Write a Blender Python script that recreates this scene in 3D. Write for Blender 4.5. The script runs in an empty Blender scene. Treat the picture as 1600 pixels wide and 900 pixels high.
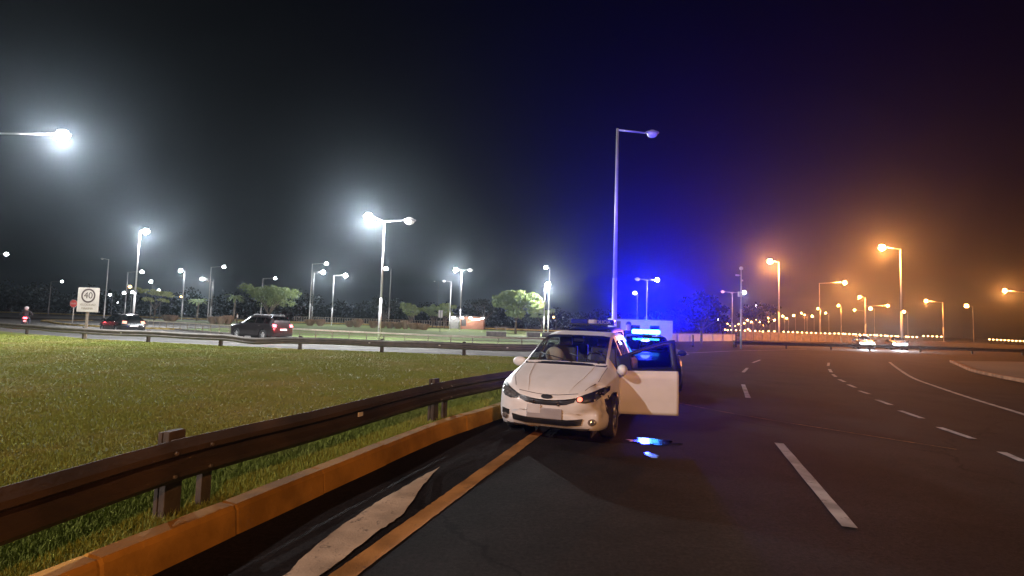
import bpy, bmesh, math, random
import numpy as np
from mathutils import Vector, Matrix
from mathutils.bvhtree import BVHTree

R = math.radians
scene = bpy.context.scene
col = scene.collection
random.seed(7)
rng = np.random.default_rng(7)

# ------------------------------------------------------------------ camera, night sky, exposure
FPX, CAM_H, HOR, ROLL = 800.0, 1.70, 504.0, R(1.8)
PITCH = math.atan((HOR - 450) / FPX)
f0 = Vector((0, math.cos(PITCH), math.sin(PITCH)))
u0 = Vector((0, -math.sin(PITCH), math.cos(PITCH)))
r0 = Vector((1, 0, 0))
c_right = r0 * math.cos(ROLL) + u0 * math.sin(ROLL)
c_up = u0 * math.cos(ROLL) - r0 * math.sin(ROLL)
CAM = Vector((0, 0, CAM_H))
cam_d = bpy.data.cameras.new('camera')
cam_d.sensor_width = 36; cam_d.lens = 36 * FPX / 1600
cam_d.clip_start = 0.05; cam_d.clip_end = 4000
cam = bpy.data.objects.new('camera', cam_d); col.objects.link(cam)
m = Matrix((c_right, c_up, -f0)).transposed().to_4x4(); m.translation = CAM
cam.matrix_world = m
scene.camera = cam

world = bpy.data.worlds.new('World'); scene.world = world
world.use_nodes = True
wn = world.node_tree
bg = wn.nodes['Background']
sky = wn.nodes.new('ShaderNodeTexSky'); sky.sky_type = 'NISHITA'
sky.sun_disc = False; sky.sun_elevation = R(-4); sky.sun_rotation = R(200)
wn.links.new(sky.outputs[0], bg.inputs[0]); bg.inputs[1].default_value = 0.008

sun_d = bpy.data.lights.new('moonlight', 'SUN'); sun_d.energy = 0.004; sun_d.angle = R(0.5); sun_d.color = (0.8, 0.85, 1)
sun = bpy.data.objects.new('moonlight', sun_d); col.objects.link(sun); sun.rotation_euler = (R(50), 0, R(200))

scene.view_settings.view_transform = 'Standard'
scene.view_settings.look = 'None'
scene.view_settings.exposure = 0.0
scene.view_settings.gamma = 1.0
scene.view_settings.use_curve_mapping = False
cy = scene.cycles
cy.use_denoising = True
cy.max_bounces = 6; cy.diffuse_bounces = 2; cy.glossy_bounces = 3; cy.transmission_bounces = 4
cy.transparent_max_bounces = 12; cy.volume_bounces = 0
cy.sample_clamp_indirect = 4.0
cy.caustics_reflective = False; cy.caustics_refractive = False

HAZE_DENSITY, HAZE_G = 0.00036, 0.9
P_WHITE, P_ORANGE = 12500.0, 38000.0


def ray(px, py):
    return f0 + c_right * ((px - 800) / FPX) - c_up * ((py - 450) / FPX)

def at(px, py, z=0.0):
    d = ray(px, py); t = (z - CAM_H) / d.z
    return CAM + d * t

def at_y(px, py, Y):
    d = ray(px, py)
    return CAM + d * (Y / d.y)

def hor(px):
    return HOR + math.tan(ROLL) * (px - 800)

def gx(px, Y):
    """ground X of the image column px at depth Y (measured near the horizon)"""
    return at_y(px, hor(px), Y).x

# ------------------------------------------------------------------ helpers: tags and meshes
def tag(o, label=None, cat=None, group=None, kind=None):
    if label: o['label'] = label
    if cat: o['category'] = cat
    if group: o['group'] = group
    if kind: o['kind'] = kind
    return o

def empty(name, loc, rz=0.0):
    o = bpy.data.objects.new(name, None); col.objects.link(o)
    o.location = loc; o.rotation_euler = (0, 0, rz); o.empty_display_size = 0.2
    return o

def link(name, me, parent=None, mats=None):
    o = bpy.data.objects.new(name, me); col.objects.link(o)
    if mats is not None:
        for mm in (mats if isinstance(mats, (list, tuple)) else [mats]):
            me.materials.append(mm)
    if parent: o.parent = parent
    return o

def copy_tree(o, parent=None):
    c = o.copy(); col.objects.link(c)
    if parent: c.parent = parent
    for ch in list(o.children):
        copy_tree(ch, c)
    return c

class MB:
    def __init__(s):
        s.bm = bmesh.new(); s.mi = 0
    def _fin(s, fs):
        for f in fs: f.material_index = s.mi
    def box(s, c, size, rz=0.0, bev=0.0, rot=None):
        M = Matrix.Translation(c) @ (rot.to_4x4() if rot else Matrix.Rotation(rz, 4, 'Z')) @ Matrix.Diagonal((size[0], size[1], size[2], 1))
        g = bmesh.ops.create_cube(s.bm, size=1, matrix=M)
        fs = {f for v in g['verts'] for f in v.link_faces}
        s._fin(fs)
        if bev:
            es = list({e for v in g['verts'] for e in v.link_edges})
            r = bmesh.ops.bevel(s.bm, geom=es, offset=bev, segments=2, affect='EDGES', profile=0.5)
            s._fin(r['faces'])
        return s
    def bar(s, a, b, r1, r2=None, n=10):
        a, b = Vector(a), Vector(b)
        r2 = r1 if r2 is None else r2
        d = b - a; L = d.length
        if L < 1e-6: return s
        q = d.to_track_quat('Z', 'Y').to_matrix().to_4x4()
        M = Matrix.Translation((a + b) / 2) @ q
        g = bmesh.ops.create_cone(s.bm, cap_ends=True, segments=n, radius1=r1, radius2=r2, depth=L, matrix=M)
        fs = {f for v in g['verts'] for f in v.link_faces}
        s._fin(fs)
        for f in fs:
            if len(f.verts) == 4: f.smooth = True
        return s
    def ball(s, c, r, sc=(1, 1, 1), n=14, rot=None):
        M = Matrix.Translation(c) @ (rot.to_4x4() if rot else Matrix.Identity(4)) @ Matrix.Diagonal((r * sc[0], r * sc[1], r * sc[2], 1))
        g = bmesh.ops.create_uvsphere(s.bm, u_segments=n, v_segments=max(6, n // 2 + 1), radius=1, matrix=M)
        fs = {f for v in g['verts'] for f in v.link_faces}
        s._fin(fs)
        for f in fs: f.smooth = True
        return s
    def poly(s, pts):
        vs = [s.bm.verts.new(p) for p in pts]
        f = s.bm.faces.new(vs); f.material_index = s.mi
        return s
    def prism(s, pts2, z0, z1):
        """closed outline in XY pulled up from z0 to z1"""
        a = [s.bm.verts.new((p[0], p[1], z0)) for p in pts2]
        b = [s.bm.verts.new((p[0], p[1], z1)) for p in pts2]
        n = len(a); fs = []
        for i in range(n):
            fs.append(s.bm.faces.new((a[i], a[(i + 1) % n], b[(i + 1) % n], b[i])))
        fs.append(s.bm.faces.new(b)); fs.append(s.bm.faces.new(a[::-1]))
        s._fin(fs); return s
    def build(s, name, mats, parent=None, smooth=False):
        bmesh.ops.recalc_face_normals(s.bm, faces=s.bm.faces[:])
        me = bpy.data.meshes.new(name); s.bm.to_mesh(me); s.bm.free()
        if smooth:
            for p in me.polygons: p.use_smooth = True
        return link(name, me, parent, mats)

def arr_mesh(name, verts, faces, mats, parent=None, smooth=False, mi=None):
    me = bpy.data.meshes.new(name)
    me.from_pydata([tuple(v) for v in verts], [], [tuple(f) for f in faces])
    if smooth: me.polygons.foreach_set('use_smooth', [True] * len(me.polygons))
    if mi is not None: me.polygons.foreach_set('material_index', mi)
    me.update()
    return link(name, me, parent, mats)

def quads_np(name, V, mats, parent=None, nper=4, mi=None):
    """V: (n, nper, 3) array, one polygon each"""
    n = V.shape[0]
    me = bpy.data.meshes.new(name)
    me.vertices.add(n * nper); me.vertices.foreach_set('co', V.reshape(-1).astype(np.float32))
    me.loops.add(n * nper); me.loops.foreach_set('vertex_index', np.arange(n * nper, dtype=np.int32))
    me.polygons.add(n); me.polygons.foreach_set('loop_start', np.arange(0, n * nper, nper, dtype=np.int32))
    if mi is not None: me.polygons.foreach_set('material_index', mi.astype(np.int32))
    me.update(); me.validate()
    return link(name, me, parent, mats)

# ------------------------------------------------------------------ materials
def mat(name, c, rough=0.6, metal=0.0, c2=None, scale=5.0, bump=0.0, bscale=60.0, detail=6.0, coat=0.0, lo=0.35, hi=0.65, spec=0.5):
    mt = bpy.data.materials.new(name); mt.use_nodes = True
    nt = mt.node_tree; b = nt.nodes['Principled BSDF']
    b.inputs['Base Color'].default_value = (*c, 1); b.inputs['Roughness'].default_value = rough
    b.inputs['Metallic'].default_value = metal; b.inputs['Coat Weight'].default_value = coat
    b.inputs['Specular IOR Level'].default_value = spec
    tc = nt.nodes.new('ShaderNodeTexCoord')
    if c2 is not None:
        n = nt.nodes.new('ShaderNodeTexNoise'); n.inputs['Scale'].default_value = scale; n.inputs['Detail'].default_value = detail
        nt.links.new(tc.outputs['Object'], n.inputs['Vector'])
        cr = nt.nodes.new('ShaderNodeValToRGB')
        cr.color_ramp.elements[0].position = lo; cr.color_ramp.elements[1].position = hi
        cr.color_ramp.elements[0].color = (*c, 1); cr.color_ramp.elements[1].color = (*c2, 1)
        nt.links.new(n.outputs['Fac'], cr.inputs[0]); nt.links.new(cr.outputs[0], b.inputs['Base Color'])
    if bump:
        n2 = nt.nodes.new('ShaderNodeTexNoise'); n2.inputs['Scale'].default_value = bscale; n2.inputs['Detail'].default_value = 5
        nt.links.new(tc.outputs['Object'], n2.inputs['Vector'])
        bp = nt.nodes.new('ShaderNodeBump'); bp.inputs['Strength'].default_value = bump; bp.inputs['Distance'].default_value = 0.02
        nt.links.new(n2.outputs['Fac'], bp.inputs['Height']); nt.links.new(bp.outputs[0], b.inputs['Normal'])
    return mt

def emit(name, c, s, sample=False):
    mt = bpy.data.materials.new(name); mt.use_nodes = True
    b = mt.node_tree.nodes['Principled BSDF']
    b.inputs['Base Color'].default_value = (*c, 1)
    b.inputs['Emission Color'].default_value = (*c, 1); b.inputs['Emission Strength'].default_value = s
    mt.cycles.emission_sampling = 'AUTO' if sample else 'NONE'
    return mt

def glass(name, tint, gl=0.02):
    mt = bpy.data.materials.new(name); mt.use_nodes = True
    nt = mt.node_tree; nt.nodes.remove(nt.nodes['Principled BSDF'])
    out = nt.nodes['Material Output']
    t = nt.nodes.new('ShaderNodeBsdfTransparent'); t.inputs[0].default_value = (*tint, 1)
    g = nt.nodes.new('ShaderNodeBsdfGlossy'); g.inputs['Roughness'].default_value = gl
    fr = nt.nodes.new('ShaderNodeFresnel'); fr.inputs[0].default_value = 1.5
    ge = nt.nodes.new('ShaderNodeNewGeometry'); bf = nt.nodes.new('ShaderNodeMapRange')
    bf.inputs[3].default_value = 1.5; bf.inputs[4].default_value = 1 / 1.5
    nt.links.new(ge.outputs['Backfacing'], bf.inputs[0]); nt.links.new(bf.outputs[0], fr.inputs[0])
    mx = nt.nodes.new('ShaderNodeMixShader')
    nt.links.new(fr.outputs[0], mx.inputs[0]); nt.links.new(t.outputs[0], mx.inputs[1]); nt.links.new(g.outputs[0], mx.inputs[2])
    nt.links.new(mx.outputs[0], out.inputs['Surface'])
    return mt

def worn_paint(name, c, under, scale=9.0, keep=0.52, soft=0.1, rough=0.9):
    mt = bpy.data.materials.new(name); mt.use_nodes = True
    nt = mt.node_tree; b = nt.nodes['Principled BSDF']; b.inputs['Roughness'].default_value = rough; b.inputs['Specular IOR Level'].default_value = 0.1
    tc = nt.nodes.new('ShaderNodeTexCoord')
    n = nt.nodes.new('ShaderNodeTexNoise'); n.inputs['Scale'].default_value = scale; n.inputs['Detail'].default_value = 9; n.inputs['Roughness'].default_value = 0.7
    n1 = nt.nodes.new('ShaderNodeTexNoise'); n1.inputs['Scale'].default_value = scale * 9; n1.inputs['Detail'].default_value = 4
    nt.links.new(tc.outputs['Object'], n.inputs['Vector']); nt.links.new(tc.outputs['Object'], n1.inputs['Vector'])
    ad = nt.nodes.new('ShaderNodeMath'); ad.operation = 'MULTIPLY_ADD'; ad.inputs[1].default_value = 0.35
    nt.links.new(n1.outputs['Fac'], ad.inputs[0]); nt.links.new(n.outputs['Fac'], ad.inputs[2])
    mr = nt.nodes.new('ShaderNodeMapRange'); mr.inputs[1].default_value = keep + 0.1; mr.inputs[2].default_value = keep + 0.1 + soft
    nt.links.new(ad.outputs[0], mr.inputs[0])
    n2 = nt.nodes.new('ShaderNodeTexNoise'); n2.inputs['Scale'].default_value = 2.3; n2.inputs['Detail'].default_value = 8
    nt.links.new(tc.outputs['Object'], n2.inputs['Vector'])
    mm = nt.nodes.new('ShaderNodeMix'); mm.data_type = 'RGBA'
    mm.inputs[6].default_value = (*[x * 0.55 for x in c], 1); mm.inputs[7].default_value = (*c, 1)
    r2 = nt.nodes.new('ShaderNodeMapRange'); r2.inputs[1].default_value = 0.35; r2.inputs[2].default_value = 0.6
    nt.links.new(n2.outputs['Fac'], r2.inputs[0]); nt.links.new(r2.outputs[0], mm.inputs[0])
    m2 = nt.nodes.new('ShaderNodeMix'); m2.data_type = 'RGBA'; m2.inputs[7].default_value = (*under, 1)
    nt.links.new(mr.outputs[0], m2.inputs[0]); nt.links.new(mm.outputs[2], m2.inputs[6])
    nt.links.new(m2.outputs[2], b.inputs['Base Color'])
    bp = nt.nodes.new('ShaderNodeBump'); bp.inputs['Strength'].default_value = 0.4; bp.inputs['Distance'].default_value = 0.01
    nt.links.new(n1.outputs['Fac'], bp.inputs['Height']); nt.links.new(bp.outputs[0], b.inputs['Normal'])
    return mt

def asphalt(name, c, c2, patch=0.06, rough=0.85):
    """fine aggregate, large worn patches, long tar cracks"""
    mt = bpy.data.materials.new(name); mt.use_nodes = True
    nt = mt.node_tree; b = nt.nodes['Principled BSDF']; b.inputs['Specular IOR Level'].default_value = 0.06
    tc = nt.nodes.new('ShaderNodeTexCoord')
    def noise(s, d=6, r=0.6):
        n = nt.nodes.new('ShaderNodeTexNoise'); n.inputs['Scale'].default_value = s; n.inputs['Detail'].default_value = d; n.inputs['Roughness'].default_value = r
        nt.links.new(tc.outputs['Object'], n.inputs['Vector']); return n
    big, fine, mid_ = noise(patch, 7), noise(26, 6, 0.9), noise(0.55, 8, 0.7)
    a = nt.nodes.new('ShaderNodeMath'); a.operation = 'MULTIPLY_ADD'; a.inputs[1].default_value = 0.9
    nt.links.new(fine.outputs['Fac'], a.inputs[0]); nt.links.new(big.outputs['Fac'], a.inputs[2])
    mr = nt.nodes.new('ShaderNodeMapRange'); mr.inputs[1].default_value = 0.72; mr.inputs[2].default_value = 1.2
    nt.links.new(a.outputs[0], mr.inputs[0])
    mx = nt.nodes.new('ShaderNodeMix'); mx.data_type = 'RGBA'
    mx.inputs[6].default_value = (*c, 1); mx.inputs[7].default_value = (*c2, 1)
    nt.links.new(mr.outputs[0], mx.inputs[0])
    # cracks
    w = noise(0.8, 5)
    mp = nt.nodes.new('ShaderNodeVectorMath'); mp.operation = 'MULTIPLY_ADD'; mp.inputs[1].default_value = (1.4, 1.4, 1.4)
    nt.links.new(w.outputs['Color'], mp.inputs[0]); nt.links.new(tc.outputs['Object'], mp.inputs[2])
    vo = nt.nodes.new('ShaderNodeTexVoronoi'); vo.feature = 'DISTANCE_TO_EDGE'; vo.inputs['Scale'].default_value = 0.16
    nt.links.new(mp.outputs[0], vo.inputs['Vector'])
    cr = nt.nodes.new('ShaderNodeMapRange'); cr.inputs[1].default_value = 0.0; cr.inputs[2].default_value = 0.006; cr.inputs[3].default_value = 0.45; cr.inputs[4].default_value = 1.0
    nt.links.new(vo.outputs['Distance'], cr.inputs[0])
    m2 = nt.nodes.new('ShaderNodeMix'); m2.data_type = 'RGBA'; m2.blend_type = 'MULTIPLY'; m2.inputs[0].default_value = 1
    st_ = nt.nodes.new('ShaderNodeMapRange'); st_.inputs[1].default_value = 0.36; st_.inputs[2].default_value = 0.58; st_.inputs[3].default_value = 0.55
    nt.links.new(mid_.outputs['Fac'], st_.inputs[0])
    m3 = nt.nodes.new('ShaderNodeMix'); m3.data_type = 'RGBA'; m3.blend_type = 'MULTIPLY'; m3.inputs[0].default_value = 1
    nt.links.new(mx.outputs[2], m3.inputs[6]); nt.links.new(st_.outputs[0], m3.inputs[7])
    nt.links.new(m3.outputs[2], m2.inputs[6]); nt.links.new(cr.outputs[0], m2.inputs[7])
    nt.links.new(m2.outputs[2], b.inputs['Base Color'])
    rr = nt.nodes.new('ShaderNodeMapRange'); rr.inputs[3].default_value = rough - 0.12; rr.inputs[4].default_value = rough + 0.15
    nt.links.new(big.outputs['Fac'], rr.inputs[0]); nt.links.new(rr.outputs[0], b.inputs['Roughness'])
    bp = nt.nodes.new('ShaderNodeBump'); bp.inputs['Strength'].default_value = 0.8; bp.inputs['Distance'].default_value = 0.02
    nt.links.new(fine.outputs['Fac'], bp.inputs['Height']); nt.links.new(bp.outputs[0], b.inputs['Normal'])
    return mt

def lawn_mat(name, green, green2, dry, patch=0.22, spots=40):
    mt = bpy.data.materials.new(name); mt.use_nodes = True
    nt = mt.node_tree; b = nt.nodes['Principled BSDF']; b.inputs['Roughness'].default_value = 0.85; b.inputs['Specular IOR Level'].default_value = 0.15
    g = nt.nodes.new('ShaderNodeNewGeometry')
    def noise(s, d=6, r=0.6):
        n = nt.nodes.new('ShaderNodeTexNoise'); n.inputs['Scale'].default_value = s; n.inputs['Detail'].default_value = d; n.inputs['Roughness'].default_value = r
        nt.links.new(g.outputs['Position'], n.inputs['Vector']); return n
    n1, n2 = noise(patch, 8, 0.65), noise(spots, 4, 0.8)
    m1 = nt.nodes.new('ShaderNodeMix'); m1.data_type = 'RGBA'; m1.inputs[6].default_value = (*green, 1); m1.inputs[7].default_value = (*green2, 1)
    nt.links.new(n2.outputs['Fac'], m1.inputs[0])
    mr = nt.nodes.new('ShaderNodeMapRange'); mr.inputs[1].default_value = 0.46; mr.inputs[2].default_value = 0.66
    nt.links.new(n1.outputs['Fac'], mr.inputs[0])
    m2 = nt.nodes.new('ShaderNodeMix'); m2.data_type = 'RGBA'; m2.inputs[7].default_value = (*dry, 1)
    nt.links.new(m1.outputs[2], m2.inputs[6]); nt.links.new(mr.outputs[0], m2.inputs[0])
    nt.links.new(m2.outputs[2], b.inputs['Base Color'])
    bp = nt.nodes.new('ShaderNodeBump'); bp.inputs['Strength'].default_value = 0.9; bp.inputs['Distance'].default_value = 0.05
    nt.links.new(n2.outputs['Fac'], bp.inputs['Height']); nt.links.new(bp.outputs[0], b.inputs['Normal'])
    return mt

M = {}
M['asphalt'] = asphalt('asphalt', (0.006, 0.005, 0.005), (0.052, 0.043, 0.041))
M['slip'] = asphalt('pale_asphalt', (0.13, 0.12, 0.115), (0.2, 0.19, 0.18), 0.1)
M['path'] = mat('pale_concrete', (0.22, 0.2, 0.17), 0.85, c2=(0.32, 0.29, 0.25), scale=0.4)
M['soil'] = mat('soil', (0.03, 0.026, 0.02), 0.95, c2=(0.06, 0.05, 0.035), scale=0.2)
M['lawn'] = lawn_mat('lawn', (0.12, 0.15, 0.03), (0.19, 0.21, 0.05), (0.23, 0.2, 0.07), 0.3)
M['lawn_far'] = lawn_mat('mown_lawn', (0.11, 0.16, 0.05), (0.15, 0.2, 0.07), (0.2, 0.19, 0.09), 0.12, 6)
M['kerb'] = worn_paint('yellow_kerb_paint', (0.47, 0.24, 0.045), (0.2, 0.14, 0.085), 3.5, 0.66, 0.3)
M['kerb_dull'] = worn_paint('dull_kerb_paint', (0.36, 0.17, 0.09), (0.2, 0.14, 0.09), 3.0, 0.66, 0.25)
M['kerb_pale'] = worn_paint('pale_kerb_paint', (0.55, 0.4, 0.14), (0.3, 0.27, 0.2), 3.0, 0.66, 0.2)
M['yellow'] = worn_paint('yellow_road_paint', (0.38, 0.18, 0.055), (0.05, 0.045, 0.04), 7.0, 0.66, 0.2)
M['gore'] = worn_paint('worn_pale_road_paint', (0.46, 0.34, 0.23), (0.06, 0.05, 0.045), 6.0, 0.64, 0.16)
M['white_paint'] = worn_paint('white_road_paint', (0.40, 0.37, 0.34), (0.05, 0.045, 0.04), 8.0, 0.64, 0.2)
M['seam'] = worn_paint('seam_paint', (0.3, 0.17, 0.07), (0.05, 0.045, 0.04), 2.0, 0.5, 0.15)
M['rail'] = mat('weathered_rail_steel', (0.03, 0.02, 0.014), 0.8, 0.1, c2=(0.06, 0.038, 0.024), scale=2.2, bump=0.3, bscale=18)
M['rail_grey'] = mat('grey_rail_steel', (0.13, 0.12, 0.11), 0.6, 0.5, c2=(0.2, 0.17, 0.15), scale=3, bump=0.1)
M['post'] = mat('rail_post', (0.045, 0.033, 0.025), 0.85, 0.1, c2=(0.08, 0.06, 0.045), scale=8, bump=0.3)
M['galv'] = mat('galvanised_pole', (0.42, 0.42, 0.42), 0.5, 0.3, c2=(0.52, 0.51, 0.5), scale=2)
M['dark_pole'] = mat('dull_pole', (0.12, 0.12, 0.12), 0.6, 0.2, c2=(0.17, 0.17, 0.16), scale=2)
M['head'] = mat('lamp_housing', (0.3, 0.3, 0.3), 0.45, 0.4, c2=(0.36, 0.36, 0.36), scale=4)
M['fence'] = mat('fence_paint', (0.5, 0.45, 0.34), 0.6, c2=(0.4, 0.35, 0.26), scale=5)
M['fence_post'] = mat('fence_post', (0.17, 0.14, 0.1), 0.7, c2=(0.24, 0.2, 0.15), scale=6)
M['white_emit'] = emit('white_lamp_lens', (1.0, 0.98, 0.95), 120)
M['white_emit_dim'] = emit('far_white_lens', (0.95, 0.97, 1.0), 25)
M['orange_emit'] = emit('sodium_lamp_lens', (1.0, 0.5, 0.12), 60)
M['orange_emit_dim'] = emit('far_sodium_lens', (1.0, 0.55, 0.2), 14)
M['lens_off'] = mat('unlit_lens', (0.6, 0.6, 0.58), 0.2)
M['bark'] = mat('bark', (0.16, 0.13, 0.1), 0.9, c2=(0.08, 0.065, 0.05), scale=6, bump=0.6, bscale=18)
def leaf(name, c, c2):
    mt = mat(name, c, 0.6, c2=c2, scale=0.9, spec=0.2)
    nt = mt.node_tree; b = nt.nodes['Principled BSDF']
    tr = nt.nodes.new('ShaderNodeBsdfTranslucent')
    src = b.inputs['Base Color'].links[0].from_socket; nt.links.new(src, tr.inputs['Color'])
    mx = nt.nodes.new('ShaderNodeMixShader'); mx.inputs[0].default_value = 0.45
    nt.links.new(b.outputs[0], mx.inputs[1]); nt.links.new(tr.outputs[0], mx.inputs[2])
    nt.links.new(mx.outputs[0], nt.nodes['Material Output'].inputs['Surface'])
    return mt
M['leaf_bright'] = leaf('bright_leaves', (0.13, 0.18, 0.05), (0.26, 0.31, 0.11))
M['leaf_olive'] = leaf('olive_leaves', (0.15, 0.2, 0.085), (0.25, 0.31, 0.14))
M['leaf_pale'] = leaf('pale_leaves', (0.28, 0.31, 0.1), (0.42, 0.44, 0.2))
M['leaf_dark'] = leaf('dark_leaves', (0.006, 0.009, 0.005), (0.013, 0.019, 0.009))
M['plume'] = mat('dry_plume_grass', (0.22, 0.14, 0.095), 0.9, c2=(0.3, 0.22, 0.14), scale=1.5)
M['concrete'] = mat('concrete', (0.24, 0.22, 0.2), 0.9, c2=(0.34, 0.31, 0.28), scale=2.5, bump=0.3, bscale=20)
M['dark_stone'] = mat('dark_stone', (0.09, 0.075, 0.07), 0.9, c2=(0.15, 0.12, 0.11), scale=3)
M['plaster'] = mat('white_plaster', (0.6, 0.58, 0.55), 0.8, c2=(0.7, 0.68, 0.65), scale=1.2)
M['brick'] = mat('orange_brick', (0.14, 0.055, 0.035), 0.9, c2=(0.19, 0.085, 0.05), scale=4)
M['black'] = mat('black_plastic', (0.012, 0.012, 0.013), 0.45, c2=(0.02, 0.02, 0.02), scale=8)
M['rubber'] = mat('tyre_rubber', (0.016, 0.016, 0.016), 0.85, c2=(0.028, 0.027, 0.026), scale=12)
M['rim'] = mat('alloy', (0.42, 0.42, 0.43), 0.35, 0.8, c2=(0.5, 0.5, 0.5), scale=5)
M['chrome'] = mat('chrome', (0.8, 0.8, 0.8), 0.12, 1.0)
M['white_car'] = mat('white_car_paint', (0.76, 0.74, 0.73), 0.4, c2=(0.62, 0.6, 0.57), scale=2.2, coat=0.12, lo=0.4, hi=0.8, bump=0.0, spec=0.3)
M['black_car'] = mat('black_car_paint', (0.01, 0.01, 0.011), 0.25, c2=(0.016, 0.015, 0.015), scale=2, coat=0.7)
M['grey_car'] = mat('dark_grey_car_paint', (0.014, 0.011, 0.012), 0.3, 0.3, c2=(0.019, 0.015, 0.016), scale=2, coat=0.5)
M['blue_car'] = mat('dark_blue_car_paint', (0.012, 0.016, 0.05), 0.3, c2=(0.016, 0.02, 0.06), scale=2, coat=0.6)
M['glass'] = glass('tinted_glass', (0.3, 0.32, 0.33))
M['glass_dark'] = glass('dark_tinted_glass', (0.08, 0.08, 0.1))
M['glass_clear'] = glass('clear_glass', (0.72, 0.76, 0.76), 0.01)
M['interior'] = mat('dark_interior', (0.05, 0.05, 0.055), 0.7, c2=(0.08, 0.08, 0.08), scale=6)
M['airbag'] = mat('airbag_cloth', (0.6, 0.57, 0.5), 0.8, c2=(0.5, 0.47, 0.4), scale=9, bump=0.4)
M['plate'] = mat('plate_white', (0.62, 0.6, 0.6), 0.5, c2=(0.52, 0.5, 0.5), scale=4)
M['plate_lower'] = mat('plate_grey', (0.3, 0.27, 0.27), 0.5, c2=(0.36, 0.33, 0.33), scale=4)
M['lens'] = mat('headlamp_reflector', (0.45, 0.45, 0.46), 0.15, 0.7, c2=(0.2, 0.2, 0.2), scale=24)
M['red_lens'] = mat('red_lens', (0.35, 0.01, 0.01), 0.2)
M['red_emit'] = emit('brake_light', (1.0, 0.06, 0.08), 14)
M['red_emit_dim'] = emit('tail_light', (1.0, 0.3, 0.2), 1.2)
M['amber_emit'] = emit('amber_light', (1.0, 0.16, 0.1), 3)
M['head_emit'] = emit('lit_headlamp', (0.85, 0.92, 1.0), 160)
M['blue_emit'] = emit('blue_beacon', (0.04, 0.3, 1.0), 34)
M['blue_lens'] = mat('unlit_blue_lens', (0.02, 0.03, 0.25), 0.2)
M['sign_white'] = mat('sign_white', (0.42, 0.38, 0.34), 0.6, c2=(0.36, 0.32, 0.29), scale=3)
M['sign_dark'] = mat('sign_dark', (0.05, 0.03, 0.03), 0.6)
M['sign_grey'] = mat('sign_faded_ink', (0.2, 0.17, 0.14), 0.7)
M['sign_red'] = mat('sign_red', (0.55, 0.06, 0.05), 0.5, c2=(0.48, 0.05, 0.04), scale=3)
M['wood'] = mat('weathered_wood', (0.22, 0.18, 0.14), 0.9, c2=(0.15, 0.12, 0.09), scale=7, bump=0.3)
M['skin'] = mat('skin', (0.42, 0.26, 0.18), 0.6)
M['cloth_dark'] = mat('dark_cloth', (0.015, 0.015, 0.022), 0.9, c2=(0.025, 0.025, 0.03), scale=8)
M['cloth_white'] = mat('white_cloth', (0.6, 0.6, 0.62), 0.9, c2=(0.5, 0.5, 0.52), scale=8)
M['cloth_jeans'] = mat('blue_cloth', (0.03, 0.04, 0.08), 0.9, c2=(0.045, 0.055, 0.1), scale=8)
M['hair'] = mat('dark_hair', (0.012, 0.009, 0.007), 0.7)
M['reflector'] = mat('reflector', (0.8, 0.78, 0.7), 0.25)
def water():
    mt = mat('wet_patch', (0.01, 0.01, 0.011), 0.14, spec=0.9)
    nt = mt.node_tree; b = nt.nodes['Principled BSDF']
    n = nt.nodes.new('ShaderNodeTexNoise'); n.inputs['Scale'].default_value = 9; n.inputs['Detail'].default_value = 3
    bp = nt.nodes.new('ShaderNodeBump'); bp.inputs['Strength'].default_value = 0.1; bp.inputs['Distance'].default_value = 0.02
    tc = nt.nodes.new('ShaderNodeTexCoord'); nt.links.new(tc.outputs['Object'], n.inputs['Vector'])
    nt.links.new(n.outputs['Fac'], bp.inputs['Height']); nt.links.new(bp.outputs[0], b.inputs['Normal'])
    return mt
M['water'] = water()

# ------------------------------------------------------------------ ground, roads, paths
def sheet(name, pts, m, z, kind='structure'):
    b = MB(); b.poly([(p[0], p[1], z) for p in pts])
    bmesh.ops.triangulate(b.bm, faces=b.bm.faces[:])
    o = b.build(name, m)
    for p in o.data.polygons:
        pass
    return tag(o, kind=kind)

sheet('ground', [(-750, -60), (750, -60), (750, 750), (-750, 750)], M['soil'], -0.02)
sheet('road', [(-160, -50), (170, -50), (170, 160), (-160, 160)], M['asphalt'], 0.0)

LAWN_Z = 0.10
# kerb foot on the road, traced along its length
kerb_foot = [at(*p) for p in ((780, 655), (689, 688), (545, 754), (400, 822), (250, 893))][::-1]
k0, k1 = kerb_foot[0], kerb_foot[1]
d0 = (k0 - k1).normalized()
kerb_path = [k0 + d0 * 9, k0 + d0 * 4] + kerb_foot + [Vector((1.05, 12.0, 0)), Vector((2.7, 16.5, 0)), Vector((4.9, 21.5, 0)), Vector((7.0, 25.3, 0))]

def sweep_mesh(profile, path, closed=True, z0=0.0, wob=None, sub=0):
    """profile: (offset to the right of travel, height) points, swept along a path in plan"""
    P = [Vector((p[0], p[1], 0)) for p in path]
    if sub:
        Q = []
        for i in range(len(P) - 1):
            n = max(1, int((P[i + 1] - P[i]).length / sub))
            for k in range(n): Q.append(P[i].lerp(P[i + 1], k / n))
        Q.append(P[-1]); P = Q
    n, k = len(P), len(profile)
    V, F = [], []
    for i in range(n):
        t = (P[min(i + 1, n - 1)] - P[max(i - 1, 0)]).normalized()
        s = Vector((t.y, -t.x, 0))
        du, dz = (wob(P[i], i) if wob else (0, 0))
        for (o, h) in profile:
            V.append(P[i] + s * (o + du) + Vector((0, 0, z0 + h + dz)))
    rngk = k if closed else k - 1
    for i in range(n - 1):
        for j in range(rngk):
            a = i * k + j; b2 = i * k + (j + 1) % k
            F.append((a, b2, b2 + k, a + k))
    if closed:
        F.append(tuple(range(k - 1, -1, -1))); F.append(tuple((n - 1) * k + j for j in range(k)))
    return V, F

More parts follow.
